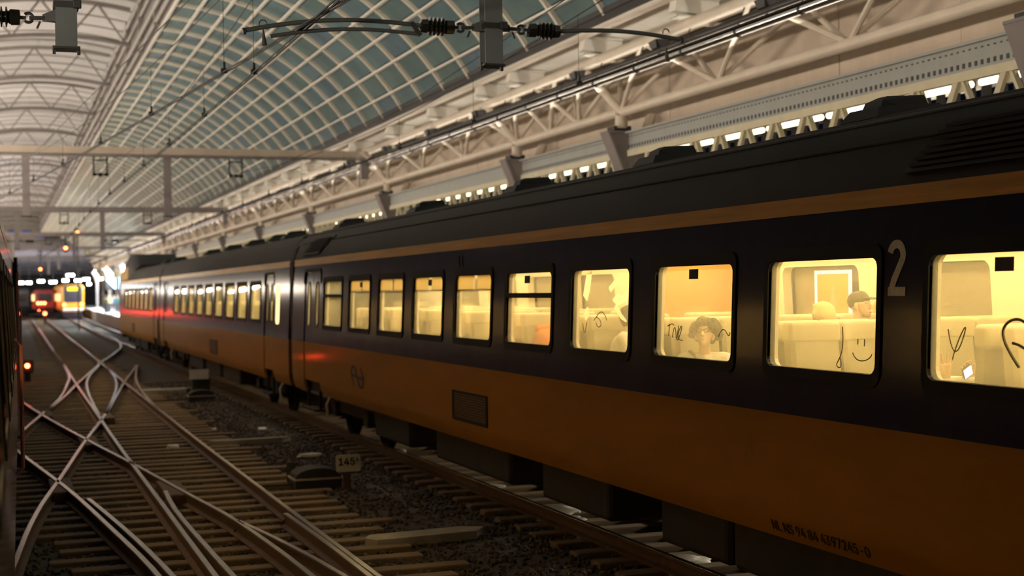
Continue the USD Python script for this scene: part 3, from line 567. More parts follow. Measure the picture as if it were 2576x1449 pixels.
# ------------------------------------------------------------------ coaches
XC, YW = 6.97, 2.03
GZ0, GZ1 = 2.065, 2.867
def xs_(z):
    z = np.asarray(z, float); return 5.57 + np.where(z < .95, (.95 - z) ** 1.5 * .6, 0) + np.where(z > 1.71, .0475 * (z - 1.71), 0)
def side(T, d0=0.0, far=False):
    """(y, z, depth) on the coach's side wall to points; depth runs inwards."""
    def to3(a, b, d):
        x = xs_(b) + d0 + d; return np.column_stack([2 * XC - x if far else x, a, b])
    return to3
ROOFP = [(5.647, 3.34), (5.67, 3.42), (5.77, 3.66), (5.94, 3.84), (6.2, 3.92), (6.6, 3.985), (6.97, 4.01)]
ROOFP = ROOFP + [(2 * XC - x, z) for x, z in ROOFP[-2::-1]]
def seat_mesh(T, x, yp, s):
    """One seat facing s (+1 towards +y); its back leans on yp. Returns back+cushion and headrest."""
    b = MB(T); z = 1.22; w = .225
    tilt = .1
    v = []
    for zz, t in ((.42, .1), (.75, .12), (1.0, .11), (1.15, .075)):
        yb = yp + s * (.02 + (1.15 - zz) * tilt)
        for xx in ((-w, -w * .85, w * .85, w) if True else ()):
            k = .75 if abs(xx) == w else 1.0
            v += [(x + xx, yb, z + zz - (.03 if abs(xx) == w and zz > 1.1 else 0)), (x + xx, yb + s * t * k, z + zz - (.03 if abs(xx) == w and zz > 1.1 else 0) - (.015 if zz > 1.1 else 0))]
    b.hull(v); c0, c1 = sorted((yp + s * .1, yp + s * .58)); b.rbox(x - w, x + w, c0, c1, z + .32, z + .46, .04)
    b.box(x - .16, x + .16, *sorted((yp + s * .15, yp + s * .45)), z, z + .32)
    h = MB(T); y0, y1 = sorted((yp - s * .0, yp + s * .15)); h.rbox(x - w - .012, x + w + .012, y0, y1, z + 1.0, z + 1.175, .035)
    return b, h
def coach(name, label, y0, y1, wins, doors, T=None, split=(), blinds=(), stickers=(), seats=(), lower='yellow', band='blue', detail=True, nose=False, vents=(), grilles=(), group=None, lit='ceil', stripe='stripe', pane='pane', endgrille=None):
    base = np.array([XC, (y0 + y1) / 2, .3])
    t = thing(name, label, 'train coach', base if T is None else T(base[None])[0], group)
    nb = lambda: MB(T)
    holes = unary_union([rrect(a, b, GZ0, GZ1, .07) for a, b in wins]) if wins else Polygon()
    dh = unary_union([sbox(a, .95, b, 3.08) for a, b in doors]) if doors else Polygon()
    S, SF = side(T), side(T, far=True)
    # lower panel, in sections between the doors
    zz = [1.71, 1.4, 1.1, .95, .88, .8, .74]
    def low(u0, u1, far):
        line = np.array([(float(xs_(z)), z) for z in zz]); ring = thick(line, .05)
        if far: ring = np.column_stack([2 * XC - ring[:, 0], ring[:, 1]])[::-1]
        return nb().sweep(ring, [u0, u1])
    cuts = [y0 + (.5 if nose else 0)] + [q for d in sorted(doors) for q in d] + [y1 - (1.3 if nose else 0)]
    for u0, u1 in zip(cuts[::2], cuts[1::2]):
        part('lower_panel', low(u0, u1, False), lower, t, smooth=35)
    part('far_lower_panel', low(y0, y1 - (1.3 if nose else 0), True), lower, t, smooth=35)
    ye = y1 - (1.3 if nose else 0)
    part('window_band', nb().plate(sbox(y0, 1.71, ye, 3.21).difference(holes).difference(dh), S, .05), band, t)
    part('far_window_band', nb().plate(sbox(y0, 1.71, ye, 3.21).difference(holes), SF, .05), band, t)
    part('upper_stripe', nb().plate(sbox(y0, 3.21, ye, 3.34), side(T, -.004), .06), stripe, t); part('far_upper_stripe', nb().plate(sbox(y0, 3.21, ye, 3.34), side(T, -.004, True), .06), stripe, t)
    rp = np.array(ROOFP)[::-1]; rb = nb().sweep(rp, [y0 + .02, ye]) if not nose else nb().sweep(rp, [y0 + .02, ye])
    rf = part('roof', rb, 'roof', t, smooth=30)
    if detail:
        b = nb()
        for k in (2, 3, 4): b.tube([(ROOFP[k][0], y, ROOFP[k][1] + .004) for y in (y0 + .3, ye - .3)], .012, 5)
        part('roof_seam', b, 'roof', rf)
    for y in vents:
        b = nb().hull([(6.3, y - .26, 3.96), (6.3, y + .26, 3.96), (6.95, y - .28, 4.03), (6.95, y + .28, 4.03), (6.36, y - .2, 4.05), (6.36, y + .2, 4.05), (6.9, y - .22, 4.09), (6.9, y + .22, 4.09)]).hull([(6.4, y - .15, 4.0), (6.4, y + .13, 4.0), (6.44, y - .13, 4.11), (6.44, y + .1, 4.11), (6.52, y - .08, 4.15), (6.52, y + .05, 4.15), (6.9, y - .15, 4.0), (6.9, y + .15, 4.0), (6.86, y - .08, 4.17), (6.86, y + .06, 4.17)])
        part('roof_vent', b, 'roofdark', t)
    for (a, c, lean) in grilles:
        q = nb().plate(Polygon([(a, 3.42), (c, 3.42), (c - lean, 3.74), (a - lean, 3.74)]), lambda u, v, d: np.column_stack([np.interp(v, [3.42, 3.66, 3.84], [5.66, 5.76, 5.93]) - .024 + d, u, v]), .03)
        p = part('roof_grille', q, 'roofdark', t); b = nb()
        for k in range(7):
            z = 3.455 + .04 * k; x = np.interp(z, [3.42, 3.66, 3.84], [5.648, 5.748, 5.92]); o = -lean * (z - 3.42) / .32; b.box(x - .022, x + .0, a + o + .04, c + o - .04, z, z + .022)
        part('slat', b, 'roofdark' if c - a > 3 else 'roof', p)
    # ends
    for ye_, nm in ((y0, 'end_wall'), (ye - .06, 'end_wall')):
        if nose and ye_ > y0: continue
        pr = [(float(xs_(z)) + .01, z) for z in (.8, 1.0, 1.71, 3.34)] + ROOFP[1:-1] + [(2 * XC - float(xs_(z)) - .01, z) for z in (3.34, 1.71, 1.0, .8)]
        part(nm, nb().sweep(np.array(pr)[::-1], [ye_ + .005, ye_ + .055]), 'rubber', t)
    if endgrille is None and not nose: part('gangway_bellows', nb().rbox(XC - .75, XC + .75, y1 - .02, y1 + .44, 1.1, 3.5, .06), 'rubber', t); part('gap_seal', nb().sweep(np.array([(5.6, 1.0), (5.62, 3.3), (5.72, 3.6), (5.9, 3.8), (6.1, 3.86), (6.1, 1.0)])[::-1], [y1 + .02, y1 + .38]), 'rubber', t)
    # windows
    for i, (a, b_) in enumerate(wins):
        glass = rrect(a, b_, GZ0, GZ1, .07); outer = rrect(a - .055, b_ + .055, GZ0 - .085, GZ1 + .1, .1); fr = outer.difference(glass)
        if i in split: fr = fr.union(sbox(a - .01, 2.585, b_ + .01, 2.64))
        w = part('window_frame', nb().plate(fr, side(T, -.012), .075), 'rubber', t)
        part('pane', nb().plate(rrect(a - .01, b_ + .01, GZ0 - .01, GZ1 + .01, .07), side(T, .02), .006), pane, w)
        if i in blinds:
            mid = (a + b_) / 2
            for u0, u1 in ((a, mid - .07), (mid + .07, b_)): part('blind', nb().plate(sbox(u0, 2.69, u1, 2.88), side(T, .034), .012), 'blind', w)
            part('blind_rail', nb().plate(sbox(a, 2.675, b_, 2.69), side(T, .031), .018), 'cream', w)
        if i in stickers:
            mid = (a + b_) / 2 + stickers[i]; part('sticker', nb().plate(sbox(mid - .085, GZ1 - .115, mid + .085, GZ1 - .03), side(T, .016), .003), 'sticker', w)
        if detail: part('far_pane', nb().plate(rrect(a - .01, b_ + .01, GZ0 - .01, GZ1 + .01, .07), side(T, .02, True), .006), 'farpane', w)
    # doors
    for a, b_ in doors:
        for k, (u0, u1) in enumerate(((a + .01, (a + b_) / 2 - .008), ((a + b_) / 2 + .008, b_ - .01))):
            um = (u0 + u1) / 2; slot = rrect(um - .11, um + .11, 2.03, 2.86, .1)
            for z0, z1, m_ in ((.97, 1.71, lower), (1.71, 3.07, band)):
                d = part('door_leaf' if z1 > 2 else 'door_lower_panel', nb().plate(sbox(u0, z0, u1, z1).difference(slot), side(T, .018), .012), m_, t)
            part('door_pane', nb().plate(rrect(um - .115, um + .115, 2.02, 2.87, .1), side(T, .024), .004), pane, d)
            part('door_pane_rim', nb().plate(slot.buffer(.03).difference(slot), side(T, .01), .018), 'rubber', d)
        q = part('door_seal', nb().plate(rrect(a - .05, b_ + .05, 2.6, 3.14, .14).difference(rrect(a + .0, b_ - .0, 2.4, 3.08, .1)).difference(sbox(a - 1, 0, b_ + 1, 2.85)), side(T, -.012), .05), 'rubber', t)
        part('door_step', nb().box(5.5, 5.75, a + .15, b_ - .15, .42, .46).box(5.6, 5.66, a + .2, a + .24, .42, .8).box(5.6, 5.66, b_ - .24, b_ - .2, .42, .8), 'under', t)
    # inside
    ih = unary_union([rrect(a - .01, b_ + .01, GZ0 - .01, GZ1 + .01, .09) for a, b_ in wins]) if wins else Polygon()
    part('inner_wall', nb().plate(sbox(y0 + .1, 1.22, ye - .1, 3.28).difference(ih).difference(dh), side(T, .064), .035), 'cream', t)
    part('far_inner_wall', nb().plate(sbox(y0 + .1, 1.22, ye - .1, 3.28).difference(ih), side(T, .064, True), .11), 'cream', t)
    part('floor', nb().box(5.66, 2 * XC - 5.66, y0 + .1, ye - .1, 1.12, 1.22), 'under', t)
    part('ceiling', nb().box(5.72, 2 * XC - 5.72, y0 + .1, ye - .1, 3.28, 3.33), 'cream', t)
    if lit:
        for x in (XC - .62, XC + .62): part('ceiling_light', nb().box(x - .09, x + .09, y0 + .6, ye - .6, 3.25, 3.275), lit, t)
    for i, (x, yp, s) in enumerate(seats):
        b, h = seat_mesh(T, x, yp, s); p = part('seat', b, 'seat', t, smooth=35); part('headrest', h, 'headrest', p, smooth=35)
    # underframe
    L_ = ye - y0
    part('sole_bar', nb().box(5.72, 5.85, y0 + .2, ye - .2, .74, 1.1).box(2 * XC - 5.85, 2 * XC - 5.72, y0 + .2, ye - .2, .74, 1.1).box(5.72, 2 * XC - 5.72, y0 + .2, ye - .2, 1.0, 1.1), 'under', t)
    for yb in (y0 + 4.0, ye - 4.0):
        bg = part('bogie', nb().rbox(5.9, 6.05, yb - 1.75, yb + 1.75, .42, .72, .04).rbox(2 * XC - 6.05, 2 * XC - 5.9, yb - 1.75, yb + 1.75, .42, .72, .04).rbox(6.0, 7.9, yb - .25, yb + .25, .5, .85, .04), 'under', t)
        for dy in (-1.25, 1.25):
            for x, s in ((6.2, -1), (7.68, 1)): part('wheel', nb().lathe((x - .07, yb + dy, .46), (1, 0, 0), [(0, .3), (0, .46), (.09, .45), (.1, .48), (.13, .48), (.14, .25)], 24), 'under', bg)
            part('axle_box', nb().rbox(5.8, 6.0, yb + dy - .16, yb + dy + .16, .36, .62, .04), 'under', bg)
        for dy in (-.5, .5): part('spring', nb().tube([(5.98 + .07 * math.cos(q), yb + dy + .07 * math.sin(q), .7 + .012 * q) for q in np.linspace(0, 18, 60)], .018, 5), 'under', bg)
    return t
def seat_rows(pillars, y0, y1):
    out = []
    for yp in pillars:
        for s in (-1, 1):
            if y0 + .9 < yp + s * .6 < y1 - .9:
                for x in (6.08, 6.56, 7.38, 7.86): out.append((x, yp + s * .06, s))
    return out

# near coach
WA = [(8.97 + YW * (8 - k) - .73, 8.97 + YW * (8 - k) + .73) for k in range(11)]
SA = [q for q in seat_rows([8.97 + YW * (.5 + k) for k in range(-3, 8)], 1.5, 28.8) if not (q[0] < 6.2 and abs(q[1] - 7.955) < .2)]
A = coach('coach', 'nearest yellow and dark blue coach, with the large figure 2', 1.5, 28.9, WA, [(26.25, 27.75)], split=(0, 5), blinds=(1, 2, 3, 4),
          stickers={9: .03, 7: .02, 5: .1, 3: -.05, 1: -.05}, seats=SA, vents=(9.48, 13.44, 17.63, 22.42, 27.96), grilles=((26.5, 28.1, .75), (3.2, 7.98, .32)))
# middle coach
YB0 = 29.32; WB = [(33.57 + YW * k - .73, 33.57 + YW * k + .73) for k in range(9)]
B = coach('coach', 'middle coach of the yellow and blue train, beyond the first black gangway gap', YB0, 55.1, WB, [(31.15, 32.3), (52.6, 53.8)], seats=seat_rows([33.57 + YW * (k - .5) for k in range(10)], YB0, 55.1), vents=(33.76, 35.85, 39.4, 43.47, 48), detail=False)
for u in (30.62,): part('door_pane', MB().plate(rrect(u - .2, u + .2, 2.0, 2.88, .12), side(None, -.006), .012), 'litwin', B)
# front coach with its raised cab
YC0 = 55.5; WC = [(58.9 + YW * k - .73, 58.9 + YW * k + .73) for k in range(7)]
Cc = coach('driving_coach', 'front coach of the yellow and blue train, with a dark raised cab on its roof', YC0, 76.2, WC, [(56.3, 57.5)], seats=seat_rows([58.9 + YW * (k - .5) for k in range(7)], YC0, 74), nose=True, vents=(57.4, 61.0), detail=False)
# cab
def loft(rings):
    n = len(rings[0]); v = np.vstack(rings); b = MB(); f = [(i * n + j, i * n + (j + 1) % n, (i + 1) * n + (j + 1) % n, (i + 1) * n + j) for i in range(len(rings) - 1) for j in range(n)]
    b.add(v, f); o = (len(rings) - 1) * n; b.add(rings[0], [(0, j + 1, j) for j in range(1, n - 1)]); b.add(rings[-1], [(0, j, j + 1) for j in range(1, n - 1)]); return b
def nose_ring(y, w, z0, z1, r=.25):
    return np.array([(XC + sx * (w - (r if c else 0)), y, (z0 if top < 0 else z1) - top * (0 if c else r)) for sx, top, c in ((-1, -1, 1), (-1, -1, 0), (-1, 1, 0), (-1, 1, 1), (1, 1, 1), (1, 1, 0), (1, -1, 0), (1, -1, 1))])
part('nose_lower', loft([nose_ring(74.9, 1.4, .74, 1.71, .05), nose_ring(75.9, 1.3, .76, 1.71, .08), nose_ring(76.5, 1.0, .8, 1.68, .12)]), 'yellow', Cc, smooth=40)
part('nose_upper', loft([nose_ring(74.9, 1.38, 1.71, 3.34, .05), nose_ring(75.8, 1.26, 1.71, 3.3, .1), nose_ring(76.4, .9, 1.72, 3.1, .2)]), 'yellow', Cc, smooth=40)
cabp = lambda y, w, z0, z1: np.array([(XC - w, y, z0), (XC - w * .92, y, z0 + (z1 - z0) * .6), (XC - w * .7, y, z1), (XC + w * .7, y, z1), (XC + w * .92, y, z0 + (z1 - z0) * .6), (XC + w, y, z0)])
part('cab', loft([cabp(68.6, 1.15, 3.6, 4.1), cabp(70.2, 1.28, 3.5, 4.62), cabp(73.4, 1.3, 3.4, 4.72), cabp(75.2, 1.2, 3.3, 4.3), cabp(76.3, .95, 3.1, 3.35)]), 'roofdark', Cc, smooth=40)
part('cab_side_panel', MB().plate(Polygon([(70.2, 3.42), (74.6, 3.36), (75.3, 3.75), (71.4, 4.05)]), lambda a, b, d: np.column_stack([5.66 + .22 * (b - 3.36) + d - .05, a, b]), .06), 'stripe', Cc)
part('cab_window', MB().plate(Polygon([(74.9, 3.6), (75.5, 3.55), (75.3, 4.0), (74.9, 4.1)]), lambda a, b, d: np.column_stack([5.82 + .22 * (b - 3.36) + d - .07, a, b]), .04), 'traindark', Cc)
part('buffer_beam', MB().rbox(5.8, 8.1, 76.1, 76.5, .5, .85, .05), 'under', Cc)

# lettering, emblem, louvres and underfloor boxes of the near coach
def lettering(txt, y, z, h, m, wide=1.0, d=.004, name='lettering', lab=None, bold=False):
    tm = meshkit.text_mesh(txt, h, d, bold); v = np.array(tm.vertices); yy = y - v[:, 0] * wide; zz = z + v[:, 1]
    part(name, (np.column_stack([xs_(zz) - .0015 - v[:, 2], yy, zz]), tm.faces), m, A, label=lab)
an_ = np.linspace(math.pi * .93, -.35, 14); two = LineString([(.085 + .07 * math.cos(q), .265 + .072 * math.sin(q)) for q in an_] + [(.12, .19), (.06, .1), (.04, .05), (.03, .028)]).buffer(.028, cap_style=2).union(sbox(.0, .0, .185, .058))
part('class_number', MB().plate(two, lambda a, b, d: np.column_stack([xs_(2.605 + b) - .0015 - d, 8.118 - a * 1.05, 2.605 + b * 1.03]), .003), 'decal', A, label='large pale figure 2')
lettering('NL NS 94 84 4397245-0', 9.68, .795, .078, 'decaldark', 1.02, lab='dark running number', name='running_number')
lettering('11', 17.8, 3.0, .13, 'rubber', 1.3, lab='small dark figures', name='coach_number', bold=True)
lw = [LineString([(.04, .46), (.03, .7), (.1, .95), (.22, 1.0), (.34, .9), (.42, .6), (.55, .35), (.66, .06), (.78, 0), (.9, .06), (.97, .3), (.96, .54)]).buffer(.055), LineString([(.09, .42), (.2, .03)]).buffer(.035), LineString([(.9, .58), (.78, .97)]).buffer(.035), sbox(.0, .46, .38, .6), sbox(.58, .4, .99, .54)]
part('emblem', MB().plate(unary_union(lw), lambda a, b, d: np.column_stack([5.5685 - d, 23.68 - a * .9, 1.08 + b * .34]), .003), 'decaldark', A, label='dark blue linked-arrow emblem')
for P_, (u0, u1) in ((A, (16.45, 17.88)), (B, (39.75, 41.2)), (Cc, (66.0, 67.2))):
    lv = part('louvre', MB().plate(sbox(u0, .985, u1, 1.375).difference(sbox(u0 + .05, 1.02, u1 - .05, 1.34)), side(None, -.012), .02), 'rubber', P_); b = MB()
    for k in range(10): b.box(5.563, 5.569, u0 + .04, u1 - .04, 1.02 + .032 * k, 1.042 + .032 * k)
    part('louvre_slats', b, 'roofdark', lv)
for P_, bx in ((A, ((8.2, 10.6), (10.7, 12.0), (13.2, 15.1), (16.2, 19.3), (20.7, 22.8))), (B, ((37, 40), (40.5, 43.5), (44.2, 47.5))), (Cc, ((62, 65), (65.6, 68)))):
    for a, b_ in bx: part('equipment_box', MB().rbox(5.75, 8.15, a, b_, .3, .98, .05), 'under', P_)
for P_, u0 in ((A, 25.9), (B, 30.6), (B, 51.9)):
    part('cable_bracket', MB().tube([(5.7, u0 - .2, .85), (5.62, u0, .6), (5.66, u0 + .1, .36)], .025, 6), 'decal', P_)
# things inside the near coach: partition, poster, handles
part('partition', MB().box(7.2, 8.2, 14.92, 14.97, 1.22, 3.28), 'orange', A); part('partition_edge', MB().tube([(7.2, 14.945, 1.22), (7.2, 14.945, 3.27)], .03, 8), 'cream', A)
for y, z, nm in ((12.75, 2.55, 'poster'), ):
    x = 2 * XC - float(xs_(z)) - .18
    p = part('poster', MB().box(x - .012, x, y - .3, y + .3, z - .24, z + .24), 'orange', A, label='orange poster in a glowing white frame'); part('poster_frame', MB().plate(sbox(y - .34, z - .28, y + .34, z + .28).difference(sbox(y - .3, z - .24, y + .3, z + .24)), lambda a, b, d: np.column_stack([x - .02 + d, a, b]), .02), 'frame_lit', p)
    part('poster_figure', MB().plate(Polygon([(y - .06, z - .22), (y + .06, z - .22), (y + .05, z - .02), (y + .02, z + .04), (y - .02, z + .04), (y - .05, z - .02)]).union(LineString([(y, z + .08), (y, z + .085)]).buffer(.035)), lambda a, b, d: np.column_stack([x - .014 + d, a, b]), .003), 'headrest', p)
for k, (y, z) in enumerate(((11.97, 2.42), (16.05, 2.42))):
    an_ = np.linspace(0, 2 * math.pi, 16, endpoint=False); x = 2 * XC - 5.85 + .1
    part('roundel', MB().plate(Polygon([(y + .09 * math.cos(q), z + .09 * math.sin(q)) for q in an_]).difference(Polygon([(y + .055 * math.cos(q), z + .055 * math.sin(q)) for q in an_])), lambda a, b, d: np.column_stack([2 * XC - xs_(b) - .18 - d, a, b]), .006), 'orange', A)
# scratched and felt-tip scribbles on the glass
def scribble(wi, pts, r=.004, m='strap'):
    yc = 8.97 + YW * (8 - wi); c = np.array(pts, float); tt = np.arange(len(c)); q = np.linspace(0, len(c) - 1, 8 * len(c)); c = np.column_stack([CubicSpline(tt, c[:, k])(q) for k in (0, 1)]) if len(c) > 2 else c
    part('scribble', MB().tube([(float(xs_(GZ0 + b)) + .017, yc - a, GZ0 + b) for a, b in c], r, 5), m, A)
scribble(8, [(.28, .32), (.27, .12), (.22, .05), (.26, .03), (.26, .1)]); scribble(8, [(.42, .14), (.5, .09), (.6, .1), (.65, .14)]); scribble(8, [(.48, .24), (.48, .2)]); scribble(8, [(.56, .24), (.56, .19)])
scribble(9, [(.12, .12), (.0, .25), (-.02, .35), (.08, .4), (.18, .36)], .009); scribble(9, [(.06, .26), (.22, .2), (.3, .1), (.28, .02)], .009); scribble(9, [(.3, .38), (.28, .32), (.27, .26)], .009); scribble(9, [(.24, .37), (.28, .33)], .009); scribble(9, [(.3, .14), (.5, .18), (.7, .2)], .009)
scribble(9, [(-.55, .33), (-.52, .24), (-.45, .2), (-.38, .33), (-.42, .3), (-.5, .14)]); scribble(6, [(-.45, .26), (-.4, .17), (-.34, .27)]); scribble(6, [(-.16, .29), (-.06, .32), (.02, .27), (-.02, .23), (-.1, .27)]); scribble(6, [(-.1, .33), (.04, .38), (.16, .3)])
scribble(7, [(-.5, .27), (-.42, .29), (-.38, .28)]); scribble(7, [(-.46, .29), (-.48, .18)]); scribble(7, [(-.4, .17), (-.36, .26), (-.32, .16)]); scribble(7, [(-.28, .28), (-.28, .16), (-.22, .27), (-.28, .22), (-.2, .15)]); scribble(7, [(.46, .2), (.56, .26), (.62, .22), (.66, .24)])
# pale painted shapes on the window six rows along
for pts in ([(-.45, .55), (-.38, .75), (-.26, .78), (-.3, .6), (-.36, .5)], [(.3, .5), (.42, .56), (.5, .53), (.64, .6), (.66, .52), (.5, .47), (.4, .46)], [(.2, .62), (.36, .7), (.4, .68), (.24, .59)], [(.34, .42), (.5, .33), (.62, .3), (.5, .36), (.4, .46)], [(-.42, .36), (-.34, .42), (-.3, .34), (-.38, .3)]):
    yc = 8.97 + 2 * YW; part('painted_shape', MB().plate(Polygon([(yc - a, GZ0 + b) for a, b in pts]).buffer(.012), side(None, .017), .002), 'frost', A)

FL = 1.22
person('person with bushy dark hair and glasses in a white shirt, looking down at the window', (6.06, 11.66, FL - .1), math.pi - .45, 'shirt', style='curly', lean=.42, headpitch=-.45, headyaw=-.25, extras=('glasses', 'strap'))
person('person in a pale shirt, head turned away, one window left of the bushy-haired one', (6.1, 13.72, FL), math.pi + 1.0, 'shirt', style='short', lean=.22, headyaw=.35, headpitch=-.15)
person('fair-haired person seen from behind, in the window left of the figure 2', (6.5, 10.28, FL + .03), .1, 'shirt', style='short', hairc='hairfair', lean=.05)
person('person in a dark cap and dark jacket, in the window left of the figure 2', (7.36, 11.22, FL + .1), math.pi + .6, 'jackdark', style=None, extras=('cap',), lean=.1, headpitch=-.15)
person('faint person with dark hair behind the second window from the coach door', (6.1, 23.95, FL), math.pi, 'jackdark', style='short', lean=.1)
t9 = person('person behind a seat in the rightmost window, holding up one open hand', (6.87, 8.3, FL - .16), .35, 'shirt', style='short', lean=.25, arms=[([-.24, .1, -.2], [-.34, .17, -.16]), ([.2, .12, -.24], [.02, .3, -.3])], hand=False)
part('raised_hand', bones(hand_bones((6.25, 8.36, 2.01), (-.12, -.05, 1), (.3, 1, .05), -1, spread=.26, curl=.12, s=1.12), 10, .012, 4), 'skin', t9, smooth=True)
part('forearm', bones([[(np.array((6.68, 8.44, 1.96)), .042), (np.array((6.25, 8.36, 2.0)), .032)]], 12, .02, 3), 'shirt', t9, smooth=True)
part('holding_hand', bones(hand_bones((6.5, 8.42, 2.0), (-.5, -.15, .75), (0, 1, .1), 1, spread=.08, curl=.5), 10, .012, 4), 'skin', t9, smooth=True)
ph = thing('mobile_phone', 'small glowing phone screen beside the raised hand in the rightmost window', 'phone', (6.43, 8.36, 2.05))
part('case', MB().bar((6.39, 8.355, 2.03), (6.485, 8.39, 2.07), .012, .07), 'dark', ph); part('screen', MB().bar((6.395, 8.346, 2.033), (6.48, 8.378, 2.067), .006, .062), 'phone', ph)
jk = thing('jacket', 'orange jacket hunched on the window seat behind the split window', 'jacket', (6.1, 15.75, FL))
part('cloth', bones([[((6.08, 15.85, 1.75), .2), ((6.1, 15.82, 2.06), .15)], [((6.22, 15.78, 1.7), .18), ((6.2, 15.8, 2.12), .11)], [((6.02, 15.8, 1.72), .12), ((6.0, 15.62, 1.85), .08)]], 14, .04, 4), 'jackorange', jk, smooth=True); part('collar', bones([[((6.04, 15.86, 2.2), .05), ((6.2, 15.86, 2.22), .05)]], 10, .03, 2), 'jackorange', jk, smooth=True)

# left train: its side runs almost along the line of sight
class LT:
    flip = True
    def __call__(s, v): v = np.asarray(v, float); return np.column_stack([-.062 + .0108 * v[:, 1] - (v[:, 0] - 5.57), v[:, 1], v[:, 2]])
WL = [(4.4 + 2.1 * k, 5.8 + 2.1 * k) for k in range(9)]
LTc = coach('coach', 'dark reddish coach edge at the far left of the frame, seen along its side', 2.6, 27.0, WL, [(23.9, 25.4)], T=LT(), lower='maroon', band='maroon', stripe='maroon', pane='pane', detail=False, vents=(), lit='ceil_left')
for a_, b_, lab in ((27.4, 53.4, 'next dark coach of the left train, almost hidden along its side'),):
    coach('coach', lab, a_, b_, [(a_ + 1.8 + 2.1 * k, a_ + 3.2 + 2.1 * k) for k in range(11)], [], T=LT(), lower='maroon', band='maroon', stripe='maroon', detail=False, lit='ceil_left')
LTb = coach('coach', 'coach of the left train from which the picture is taken, behind the camera', -24.2, 2.2, [(-22.6 + 2.1 * k, -21.2 + 2.1 * k) for k in range(11)], [], T=LT(), lower='maroon', band='maroon', stripe='maroon', detail=False, lit='ceil_left')
part('door_edge', MB(LT()).box(5.535, 5.57, 23.7, 23.78, .9, 3.0).box(5.53, 5.57, 25.5, 25.58, .9, 3.1), 'maroonedge', LTc)
part('grab_rail', MB(LT()).tube([(5.56, 12.2, 1.25), (5.51, 12.2, 1.3), (5.51, 12.2, 2.3), (5.56, 12.2, 2.35)], .016, 8).tube([(5.56, 23.55, 1.1), (5.51, 23.55, 1.15), (5.51, 23.55, 2.5), (5.56, 23.55, 2.55)], .016, 8), 'maroonedge', LTc)
part('end_corner', MB(LT()).box(5.55, 5.62, 26.94, 27.0, .8, 3.4), 'rubber', LTc)

# ------------------------------------------------------------------ overhead line: portals, arms, hangers, wires
def hbeam(b, x, y, z0, z1, w=.18):
    b.box(x - w / 2, x + w / 2, y - w / 2, y - w / 2 + .014, z0, z1); b.box(x - w / 2, x + w / 2, y + w / 2 - .014, y + w / 2, z0, z1); b.box(x - .006, x + .006, y - w / 2 + .014, y + w / 2 - .014, z0, z1); return b
PY = [14.5, 45.2, 76, 106.8, 137.6, 168.4]
PLAB = ['near catenary portal, only its two hanging posts reaching into the top of the frame', 'catenary portal with the long beam crossing the left half of the picture', 'second catenary portal beam, lower and behind the long one', 'third catenary portal beam, faint behind the other two', 'farthest catenary portal beams in the haze of lamps', 'farthest catenary portal beams in the haze of lamps']
for k, y in enumerate(PY):
    t = thing('catenary_portal', PLAB[k], 'overhead line portal', (4.9, y, 7), 'far catenary portals' if k > 3 else None); m = 'grey' if k == 0 else 'mauve'
    part('beam', MB().box(-9, 11.3, y - .16, y + .16, 6.98 + .04 * (k == 1), 7.24), 'panel' if k == 1 else m, t); part('beam_lip', MB().box(-9, 11.3, y - .2, y + .2, 6.955, 6.98), m, t)
    for x in (.62 if k == 0 else .7, 5.02 if k == 0 else 4.88, -4.2):
        p = part('drop_post', hbeam(MB(), x, y, 5.12 if k == 0 else 5.1, 6.955, .2 if k == 0 else .22), m, t); part('post_foot', MB().box(x - .12, x + .12, y - .12, y + .12, 5.1, 5.12).box(x - .13, x - .1, y - .02, y + .02, 5.06, 5.14).box(x + .1, x + .13, y - .02, y + .02, 5.06, 5.14), 'dark', p)
        if k == 0: part('clamp_band', MB().box(x - .12, x + .12, y - .12, y + .12, 5.5, 5.56).rbox(x + .06, x + .14, y - .16, y - .1, 5.49, 5.57, .01), 'dark', p)
    part('end_leg', MB().box(11.05, 11.3, y - .13, y + .13, 6.35 if k else 6.35, 6.98), m, t)
def insulator(t, x0, x1, y, z):
    d = 1 if x1 > x0 else -1; L = abs(x1 - x0); pr = [(0, .03), (.02 * L, .075), (.25 * L, .078)]
    for i in range(4): a = .3 + .12 * i; pr += [(a * L, .055), ((a + .03) * L, .1), ((a + .06) * L, .1), ((a + .08) * L, .055)]
    pr += [(.79 * L, .076), (.97 * L, .07), (L, .028)]
    p = part('insulator', MB().lathe((x0, y, z), (d, 0, 0), pr, 18), 'ins', t, smooth=50); return p
